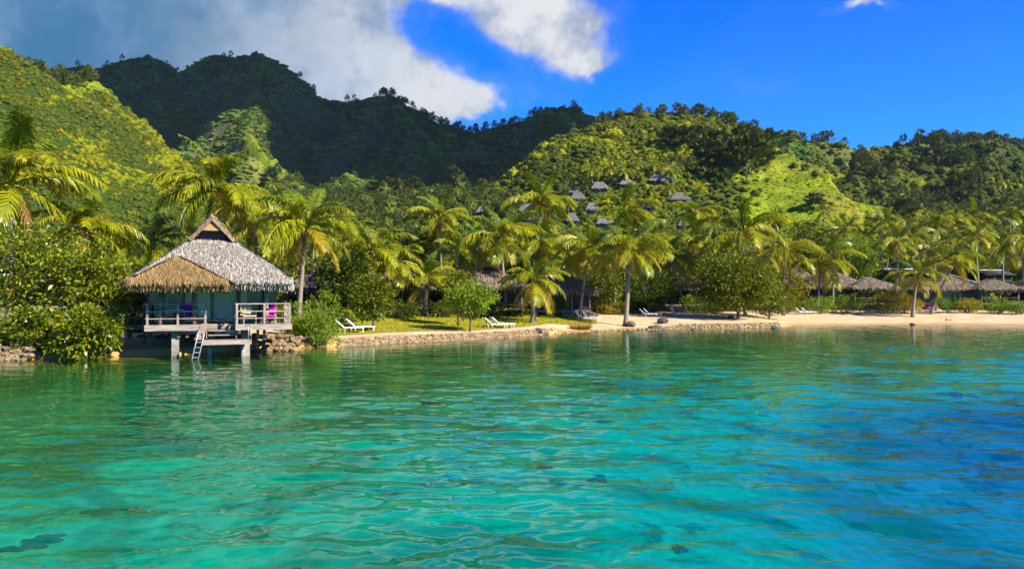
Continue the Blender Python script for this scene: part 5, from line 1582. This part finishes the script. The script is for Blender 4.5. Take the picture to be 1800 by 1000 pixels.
T_(460, 74, 425, 80, 'tree right behind the bungalow ridge', 'leaf_dark', 26, group=gt, n=2000, size=0.28)
T_(330, 74, 420, 90, 'tree behind the left slope of the bungalow roof', 'leaf_mid', 27, group=gt, n=2000, size=0.28)
T_(960, 98, 436, 90, 'shaded tree below the tallest middle palm', 'leaf_dark', 28, group=gt, n=2200, size=0.30)
T_(1190, 100, 446, 90, 'shaded tree left of the slender hut palm', 'leaf_mid', 29, group=gt, n=2200, size=0.30)
T_(1700, 128, 432, 100, 'tree below the right one of the palm trio', 'leaf_mid', 30, group=gt, n=2200, size=0.32)
T_(1310, 112, 436, 90, 'tree behind the wide palm crown', 'leaf_mid', 31, group=gt, n=2200, size=0.32)
T_(560, 66, 470, 80, 'shaded tree at the foot of the golden palm', 'leaf_dark', 32, group=gt, n=2200, size=0.26, low=0.05)
T_(780, 78, 470, 80, 'dark tree behind the short lawn palm', 'leaf_dark', 33, group=gt, n=2200, size=0.28, low=0.05)
# garden shrubs in front of the huts
def garden(px, base, top, w, label, mat='leaf_bright', seed=1, n=1100, size=0.15):
    p = on_ground(px, base)
    return shrub(px, top - 7, base + 1, w * 1.3, p.y, label, mat, seed, int(n * 2.2), size * 1.15, 0.9, 'garden_shrub', 'garden shrubs in front of the huts')
garden(1372, 550, 520, 62, 'rounded hedge shrub behind the right end of the beach tree', 'leaf_mid', 1, 1300)
garden(1442, 551, 525, 52, 'bright hedge shrub right of the pair of white loungers', 'leaf_bright', 2)
garden(1488, 551, 522, 56, 'bright hedge shrub left of the porch steps', 'leaf_bright', 3, 1300)
garden(1552, 552, 522, 82, 'clipped oblong hedge shrub in front of the long porch', 'leaf_mid', 4, 1900)
garden(1590, 551, 520, 62, 'orange-leaved shrub beside the beach palm trunk', 'leaf_orange', 5, 1500)
garden(1568, 540, 518, 52, 'orange flowering shrub top behind the clipped hedge', 'leaf_orange', 6, 1000)
garden(1662, 549, 528, 34, 'small green shrub right of the leaning palm foot', 'leaf_bright', 7, 800)
garden(1700, 550, 530, 40, 'yellowish shrub left of the right-hand porch steps', 'leaf_yellow', 8, 900)
garden(1752, 551, 530, 38, 'bright low shrub right of the right-hand porch steps', 'leaf_bright', 9, 900)
garden(1790, 552, 532, 46, 'bright low shrub at the right edge of the beach', 'leaf_bright', 10, 900)
garden(1076, 552, 530, 44, 'yellow-green shrub behind the curved palm trunk', 'leaf_yellow', 11, 1100)
garden(1142, 550, 528, 44, 'bright shrub behind the shaded lounger', 'leaf_bright', 12, 1000)
garden(1222, 550, 522, 50, 'spiky bright shrub right of the sunbather', 'leaf_bright', 13, 1200)
garden(1256, 551, 530, 44, 'bright low shrub left of the round beach tree', 'leaf_bright', 14, 1000)
garden(978, 556, 518, 44, 'dark green shrub beside the wooden hut steps', 'leaf_mid', 15, 1000)
garden(1100, 549, 528, 40, 'bright shrub between curved palm and shady tree', 'leaf_bright', 16, 900)
garden(610, 556, 532, 70, 'low green shrub row behind the first lounger pair', 'leaf_mid', 17, 1300)
garden(700, 560, 532, 70, 'dark shrub under the hut behind the sapling', 'leaf_dark', 18, 1300)
garden(775, 558, 535, 60, 'shaded shrub behind the short lawn palm', 'leaf_dark', 19, 1100)
garden(860, 558, 530, 70, 'shaded shrub below the brown gable hut', 'leaf_dark', 20, 1100)
garden(905, 557, 535, 44, 'shaded shrub beside the thin dark palm trunk', 'leaf_dark', 21, 900)
# dry grass tuft on the sand
p = on_ground(1021, 579)
rs = np.random.RandomState(3); n = 700
a_ = rs.rand(n) * 6.28; r_ = rs.rand(n) ** 0.5 * 0.75
Pb = np.stack([np.cos(a_) * r_, np.sin(a_) * r_ * 0.7, np.zeros(n)], 1)
d_ = np.stack([np.cos(a_) * rs.uniform(.2, 1.6, n), np.sin(a_) * rs.uniform(.2, 1.6, n), np.ones(n)], 1); d_ = unit(d_) * rs.uniform(0.3, 0.85, (n, 1))
s_ = unit(np.cross(d_, rs.normal(0, 1, (n, 3)))) * 0.014
V = np.stack([Pb - s_, Pb + s_, Pb + d_ * .6 + s_ * .7, Pb + d_], 1).reshape(-1, 3)
tf = empty('grass_tuft', p, 0, 'tuft of dry orange grass on the sand beside the leaning palm', 'grass')
link('blades', np_mesh('blades', V, np.arange(n * 4).reshape(-1, 4), MATS['leaf_dry_grass']), tf)

# big feathery ironwood trees that can be told apart on the right-hand hill
def ironwood(px, py, hpx, label, seed, wide=1.0):
    p = on_hill(px, py)
    h = hpx / F * p.y
    o = empty('ironwood_tree', p, seed * 1.3, label, 'tree', 'ironwood trees on the hills')
    MB().tube([(0, 0, -0.5), (0, 0, h * 0.5), (0, 0, h * 0.95)], [h * 0.022, h * 0.014, h * 0.004], 6).build('trunk', MATS['bark'], o, True)
    link('crown', ironwood_mesh('ironwood_crown', 40 + seed, 1500), o, scale=(h * wide * 1.25, h * wide * 1.25, h))
    return o
for i, a in enumerate(((1312, 316, 76, 'largest feathery ironwood on the spur of the right-hand hill'), (1285, 306, 62, 'ironwood just left of the largest one on the spur'), (1335, 300, 60, 'ironwood right of the largest one, at the top of the grass slope'),
                       (1262, 290, 56, 'ironwood up the spur above the topmost hut'), (1232, 268, 46, 'ironwood high on the spur below the crest'), (1205, 268, 44, 'ironwood left of the spur below the crest'), (1300, 270, 44, 'ironwood behind the largest one near the crest'),
                       (1180, 262, 40, 'ironwood on the crest flank above the topmost hut'), (1345, 262, 36, 'ironwood at the top end of the grass slope'), (800, 330, 34, 'ironwood in the valley left of the shaded ravine'), (830, 322, 38, 'taller ironwood at the mouth of the shaded ravine'),
                       (690, 350, 36, 'dark ironwood in the middle of the valley'), (662, 352, 34, 'ironwood left of the dark valley one'), (725, 345, 32, 'ironwood right of the dark valley one'), (1432, 372, 30, 'ironwood at the foot of the grass slope'), (1585, 395, 44, 'grey-green ironwood behind the slim palm'))):
    ironwood(*a, i, 1.35)

# ================================================================== BEACH THINGS
def lounger(px, py, rz, label, towel=None, group='white loungers on the beach', sc=0.86):
    p = on_ground(px, py)
    o = empty('sun_lounger', p + Vector((0, 0, 0.02)), rz, label, 'sun lounger', group)
    o.scale = (sc,) * 3
    MB().box(-0.35, 1.15, -0.31, 0.31, 0.33, 0.36).build('seat', MATS['white_sling'], o)
    MB().bar((-0.36, 0, 0.35), (-0.98, 0, 0.92), 0.62, 0.03).build('backrest', MATS['white_sling'], o)
    for s in (-1, 1):
        MB().bar((-0.40, s * 0.335, 0.34), (1.2, s * 0.335, 0.34), 0.04, 0.06).build('side_rail', MATS['white_frame'], o)
        MB().bar((-0.37, s * 0.335, 0.37), (-1.0, s * 0.335, 0.95), 0.04, 0.05).build('back_rail', MATS['white_frame'], o)
        for x in (-0.30, 1.05): MB().bar((x, s * 0.30, 0.0), (x + 0.04, s * 0.33, 0.31), 0.04, 0.05).build('leg', MATS['white_frame'], o)
    MB().bar((-0.80, 0, 0.74), (-0.62, 0, 0.05), 0.45, 0.03).build('back_prop', MATS['white_frame'], o)
    return o
lounger(613, 584, 0.15, 'white lounger half hidden by the bright waterline shrub')
lounger(632, 582, 0.10, 'white lounger beside the leafy sapling, right one of the pair')
lounger(869, 577, 0.35, 'left white lounger of the pair on the open sand before the lawn')
lounger(882, 576, 0.35, 'right white lounger of the pair on the open sand before the lawn')
lounger(1028, 565, 0.15, 'left white lounger behind the dry grass tuft')
lounger(1038, 563, 0.15, 'right white lounger behind the dry grass tuft')
lounger(1139, 557, -0.15, 'left white lounger in the tree shade beyond the boulders')
lounger(1146, 556, -0.15, 'right white lounger in the tree shade beyond the boulders')
lg = lounger(1192, 556, -0.05, 'lounger carrying the reclining sunbather')
lounger(1410, 553, 0.10, 'left white lounger of the pair before the hedge')
lounger(1421, 553, 0.10, 'right white lounger of the pair before the hedge')
lm = lounger(1624, 551, 0.0, 'cream lounger with a magenta towel between the two right-hand palms')
lp = lounger(1645, 551, 0.0, 'lounger behind the foot of the leaning palm')
# magenta towel heaped over the lounger's back
tw = empty('beach_towel', lm.location + Vector((0.55, -0.05, 0.37)), 0.2, 'bright magenta towel hung over the cream lounger', 'towel')
V = []; Fq = []
for i in range(9):
    for j in range(9):
        u, v = i / 8 - 0.5, j / 8 - 0.5
        V.append((u * 0.95 + 0.1 * v, v * 0.66, 0.06 + 0.62 * math.exp(-((u + 0.05) / 0.28) ** 2) + 0.05 * math.sin(9 * u + 5 * v)))
        if i and j:
            q = i * 9 + j; Fq.append((q - 10, q - 1, q, q - 9))
link('cloth', np_mesh('cloth', V, Fq, MATS['towel_magenta'], True), tw).modifiers.new('thickness', 'SOLIDIFY').thickness = 0.02

def person(name, loc, rz, label, J, E, rad, cloth, sc=0.9):
    """Body grown round a skeleton of joints: J joints, E bones, rad radii; head with face, hair, clothing as children."""
    o = empty(name, loc, rz, label, 'person')
    o.scale = (sc,) * 3
    me = bpy.data.meshes.new('body'); names = list(J)
    me.from_pydata([J[k] for k in names], [(names.index(a), names.index(b)) for a, b in E], []); me.update()
    me.materials.append(MATS['skin'])
    b = link('body', me, o)
    sk = b.modifiers.new('skin', 'SKIN')
    if not me.skin_vertices: bpy.context.view_layer.objects.active = b
    lay = me.skin_vertices[0] if len(me.skin_vertices) else None
    if lay is not None:
        for i, k in enumerate(names):
            r = rad.get(k, rad.get(k[:-1], 0.05))
            lay.data[i].radius = (r, r) if not hasattr(r, '__len__') else r
            lay.data[i].use_root = (k == 'pelvis')
    ss = b.modifiers.new('sub', 'SUBSURF'); ss.levels = 1; ss.render_levels = 2
    for nm, m_, pts, rr_ in cloth:
        MB().tube(pts, rr_, 12).build(nm, MATS[m_], o, True)
    return o
# reclining sunbather: hips on the seat, back against the raised rest, one knee drawn up
J = dict(pelvis=(-0.28, 0, 0.46), spine=(-0.46, 0, 0.60), chest=(-0.62, 0, 0.76), neck=(-0.74, 0, 0.92), head=(-0.80, 0, 1.02), crown=(-0.84, 0, 1.13),
         shoulder1=(-0.64, 0.19, 0.83), elbow1=(-0.42, 0.27, 0.62), wrist1=(-0.20, 0.24, 0.52), finger1=(-0.10, 0.22, 0.50), thumb1=(-0.15, 0.17, 0.55),
         shoulder2=(-0.64, -0.19, 0.83), elbow2=(-0.42, -0.27, 0.62), wrist2=(-0.20, -0.22, 0.56), finger2=(-0.10, -0.18, 0.56), thumb2=(-0.16, -0.15, 0.60),
         hip1=(-0.20, 0.10, 0.46), knee1=(0.20, 0.12, 0.68), ankle1=(0.48, 0.12, 0.42), toe1=(0.60, 0.12, 0.40),
         hip2=(-0.20, -0.10, 0.46), knee2=(0.22, -0.12, 0.50), ankle2=(0.62, -0.12, 0.43), toe2=(0.68, -0.12, 0.55))
E = [('pelvis', 'spine'), ('spine', 'chest'), ('chest', 'neck'), ('neck', 'head'), ('head', 'crown')]
for s in '12':
    E += [('chest', 'shoulder' + s), ('shoulder' + s, 'elbow' + s), ('elbow' + s, 'wrist' + s), ('wrist' + s, 'finger' + s), ('wrist' + s, 'thumb' + s), ('pelvis', 'hip' + s), ('hip' + s, 'knee' + s), ('knee' + s, 'ankle' + s), ('ankle' + s, 'toe' + s)]
RAD = dict(pelvis=0.13, spine=0.115, chest=0.13, neck=0.055, head=0.085, crown=0.07, shoulder=0.06, elbow=0.042, wrist=0.03, finger=0.018, thumb=0.012, hip=0.095, knee=0.06, ankle=0.038, toe=0.028)
person('person', lg.location, -0.05, 'sunbather in a red and purple outfit reclining on a lounger', J, E, RAD,
       [('top', 'cloth_purple', [(-0.40, 0, 0.56), (-0.52, 0, 0.66), (-0.64, 0, 0.79)], [0.150, 0.155, 0.150]), ('shorts', 'cloth_red', [(-0.40, 0, 0.54), (-0.26, 0, 0.46), (-0.14, 0, 0.47)], [0.145, 0.165, 0.150]),
        ('wrap', 'cloth_red', [(-0.16, 0.10, 0.49), (0.05, 0.11, 0.60), (0.20, 0.12, 0.68)], [0.115, 0.10, 0.085]), ('hair', 'hair', [(-0.86, 0, 0.96), (-0.88, 0, 1.06), (-0.86, 0, 1.18)], [0.05, 0.085, 0.04])])
# person sitting upright on the next lounger
J2 = dict(pelvis=(0.0, 0, 0.47), spine=(0.0, 0, 0.66), chest=(0.02, 0, 0.86), neck=(0.03, 0, 1.04), head=(0.05, 0, 1.13), crown=(0.05, 0, 1.25),
          shoulder1=(0.02, 0.19, 0.96), elbow1=(0.10, 0.24, 0.70), wrist1=(0.30, 0.18, 0.60), finger1=(0.38, 0.16, 0.57), thumb1=(0.34, 0.12, 0.62),
          shoulder2=(0.02, -0.19, 0.96), elbow2=(0.10, -0.24, 0.70), wrist2=(0.30, -0.18, 0.60), finger2=(0.38, -0.16, 0.57), thumb2=(0.34, -0.12, 0.62),
          hip1=(0.08, 0.10, 0.47), knee1=(0.46, 0.13, 0.52), ankle1=(0.78, 0.12, 0.42), toe1=(0.92, 0.12, 0.44), hip2=(0.08, -0.10, 0.47), knee2=(0.46, -0.13, 0.52), ankle2=(0.78, -0.12, 0.42), toe2=(0.92, -0.12, 0.44))
person('person', lp.location, 0.3, 'person sitting upright on a lounger behind the leaning palm trunk', J2, E, RAD,
       [('shorts', 'cloth_navy', [(-0.02, 0, 0.58), (0.0, 0, 0.46), (0.14, 0, 0.46)], [0.135, 0.165, 0.155]), ('hair', 'hair', [(0.0, 0, 1.10), (-0.01, 0, 1.18), (0.02, 0, 1.29)], [0.06, 0.09, 0.05])])
# two bright things left at the water's edge
p = on_ground(1666, 563)
for i, (dx, m_, lab) in enumerate(((0.0, 'plastic_blue', 'deep blue swim fin lying at the water edge'), (0.62, 'plastic_pale', 'pale blue swim fin lying beside the deep blue one'))):
    o = empty('swim_fin', p + Vector((dx, 0, 0.03)), 0.2 - 0.5 * i, lab, 'swim fin')
    mb = MB(); mb.quad((-0.10, -0.07, 0.05), (-0.10, 0.07, 0.05), (0.32, 0.14, 0.02), (0.32, -0.14, 0.02)); mb.quad((0.32, -0.14, 0.0), (0.32, 0.14, 0.0), (-0.10, 0.07, 0.0), (-0.10, -0.07, 0.0))
    mb.build('blade', MATS[m_], o)
    MB().tube([(-0.32, 0, 0.05), (-0.2, 0, 0.08), (-0.06, 0, 0.06)], [0.06, 0.085, 0.07], 10).build('foot_pocket', MATS[m_], o, True)

# ---- rocks
def rock_mesh(seed, sub=2, flat=0.6, mat='rock_dark', rough=0.35):
    import bmesh
    bm = bmesh.new(); bmesh.ops.create_icosphere(bm, subdivisions=sub, radius=1.0)
    rr_ = random.Random(seed); pl = [Vector((rr_.gauss(0, 1), rr_.gauss(0, 1), rr_.gauss(0, 1))).normalized() for _ in range(9)]
    for v in bm.verts:
        q = v.co.copy()
        for d in pl:
            k = q.dot(d) - 0.72
            if k > 0: q -= d * k * 0.9
        f = 1 + rough * (float(vnoise(q.x * 2.3 + seed, q.y * 2.3 + q.z * 1.7)) - 0.5)
        v.co = Vector((q.x * f, q.y * f, q.z * f * flat))
    me = bpy.data.meshes.new('rock'); bm.to_mesh(me); bm.free(); me.materials.append(MATS[mat])
    return me
for i, (px, py, w, fl, lab) in enumerate(((1108, 574, 20, 0.75, 'dark rounded boulder at the foot of the curved palm'), (1165, 568, 22, 0.75, 'flat-topped grey boulder on the sand'), (1152, 577, 26, 0.35, 'low dark slab of rock below the flat-topped boulder'),
                                          (1221, 580, 14, 0.5, 'black rock awash below the stone edging'), (1362, 577, 15, 0.5, 'dark rock in the shallows off the sandy point'), (1604, 573, 12, 0.6, 'small dark rock in the shallows before the right-hand palms'),
                                          (946, 585, 16, 0.8, 'grey rock heaped at the end of the low stone edging'), (958, 588, 12, 0.6, 'smaller rock beside the end of the stone edging'), (1285, 560, 12, 0.7, 'dark rock at the trunk of the round beach tree'))):
    p = on_ground(px, py)
    if py > 575 and px > 1200: 
        Y = H * F / (py - CY); p = Vector((px_x(px, Y), Y, -0.05))
    r_ = w / F * p.y / 2
    tag(link('boulder', rock_mesh(60 + i, 3, fl), None, loc=p + Vector((0, 0, r_ * fl * 0.45)), rot=(0, 0, i * 1.1), scale=r_), lab, 'rock', 'rocks along the shore')
# stone bank beside the bungalow
SB = [rock_mesh(80 + i, 1, 0.55, 'rock_tan') for i in range(5)]
def stone_bank(px0, px1, py0, py1, Y0, lab, n, seed, s0=0.20):
    rr_ = random.Random(seed)
    o = empty('stone_bank', (px_x((px0 + px1) / 2, Y0), Y0, 0), 0, lab, 'stone wall')
    w = (px1 - px0) / F * Y0; h = py_z(py0, Y0); b = py_z(py1, Y0)
    rows = max(2, int((h - b) / (s0 * 0.9))); per = max(2, n // rows)
    for r in range(rows):
        for k in range(per):
            x = -w / 2 + w * (k + rr_.uniform(0.2, 0.8)) / per + (r % 2) * 0.1
            z = b + (h - b) * (r + rr_.uniform(0.1, 0.75)) / rows
            s = s0 * rr_.uniform(0.8, 1.35)
            link('stone', rr_.choice(SB), o, loc=(x, 0.28 * r + rr_.uniform(-0.08, 0.08), z), rot=(rr_.uniform(-.3, .3), rr_.uniform(-.3, .3), rr_.uniform(0, 6)), scale=(s * rr_.uniform(0.9, 1.5), s, s * rr_.uniform(0.9, 1.5)))
    return o
stone_bank(440, 520, 590, 617, 43.3, 'dry tan stone bank under the right end of the bungalow deck', 60, 1, 0.19)
stone_bank(-30, 44, 612, 637, 37.0, 'tan boulders of the bank at the left edge of the water', 34, 2, 0.22)
stone_bank(225, 440, 588, 622, 44.2, 'shaded stone bank beneath the bungalow', 120, 3, 0.22)
# low stone edging of the land: many small stones
def edging(px0, px1, n, seed, lab):
    rs_ = np.random.RandomState(seed)
    bases = []
    for me in SB:
        v = np.array([q.co for q in me.vertices]); f = np.array([p.vertices for p in me.polygons]); bases.append((v, f))
    VV, FF, off = [], [], 0
    for i in range(n):
        px = rs_.uniform(px0, px1)
        Ys = np.linspace(36, 100, 800); Xs = px_x(px, Ys); k = np.argmin(np.abs(Ys - shore(Xs)))
        X, Y = Xs[k], Ys[k] + rs_.uniform(-0.35, 0.75)
        z = max(-0.08, float(coast(np.array([X]), np.array([Y]))[0])) + rs_.uniform(-0.03, 0.06)
        s = rs_.uniform(0.08, 0.19)
        v, f = bases[rs_.randint(5)]
        a = rs_.rand() * 6.28; c_, s_ = math.cos(a), math.sin(a)
        q = v * s * np.array([1.2, 1, 0.9]); q = np.stack([q[:, 0] * c_ - q[:, 1] * s_, q[:, 0] * s_ + q[:, 1] * c_, q[:, 2]], 1) + np.array([X, Y, z])
        VV.append(q); FF.append(f + off); off += len(v)
    o = link('stone_edging', np_mesh('stone_edging', np.concatenate(VV), np.concatenate(FF), MATS['rock_tan']))
    tag(o, lab, kind='stuff')
edging(592, 962, 1500, 1, 'low rough stone edging between lawn sand and water')
edging(1165, 1372, 800, 2, 'rough stone edging along the sandy point below the round tree')
edging(960, 1165, 140, 3, 'scattered small stones along the open sand')
# coral heads under the water
for i, (px, py, r, w_) in enumerate(((950, 820, 0.30, 'near the middle of the lagoon'), (1045, 832, 0.40, 'right of the mid-lagoon one'), (1180, 935, 0.30, 'at the bottom right of centre'), (170, 905, 0.4, 'at the lower left'), (60, 960, 0.45, 'at the bottom left corner'),
                                  (760, 720, 0.5, 'below the lawn reflections'), (1060, 745, 0.4, 'below the palm reflections'), (1520, 665, 1.0, 'off the sandy point'), (1680, 690, 1.0, 'at the far right'))):
    d = 1.15; Y = (H + d) * F / (py - CY); x = px_x(px, Y); z = float(seabed_z(np.array([x]), np.array([Y]))[0])
    rs_ = np.random.RandomState(200 + i); VV, FF, off = [], [], 0
    for q in range(26):
        me = SB[q % 5]; v = np.array([w.co for w in me.vertices]) * rs_.uniform(0.10, 0.34) * np.array([1.3, 1.3, 0.55]); a = rs_.rand() * 6.28; d_ = rs_.rand() ** 0.7
        VV.append(v + np.array([math.cos(a) * d_, math.sin(a) * d_ * 0.7, 0.05 * rs_.rand()])); FF.append(np.array([w.vertices for w in me.polygons]) + off); off += len(v)
    me = np_mesh('coral_head', np.concatenate(VV), np.concatenate(FF), MATS['coral'], True)
    tag(link('coral_head', me, None, loc=(x, Y, z - 0.02), rot=(0, 0, i), scale=r), 'dark coral patch under the clear water ' + w_, 'coral', 'coral heads on the lagoon bed')

# ================================================================== AIR
m = bpy.data.materials.new('sea_haze'); m.use_nodes = True
nt = m.node_tree; nt.nodes.clear()
pv = nt.nodes.new('ShaderNodeVolumePrincipled'); ou = nt.nodes.new('ShaderNodeOutputMaterial')
pv.inputs['Color'].default_value = (0.72, 0.84, 1.0, 1); pv.inputs['Density'].default_value = 0.000036; pv.inputs['Anisotropy'].default_value = 0.1
nt.links.new(pv.outputs[0], ou.inputs['Volume'])
tag(MB().box(-1900, 1900, -700, 1300, -12, 330).build('haze', m), 'thin sea haze over lagoon and hills', kind='stuff')
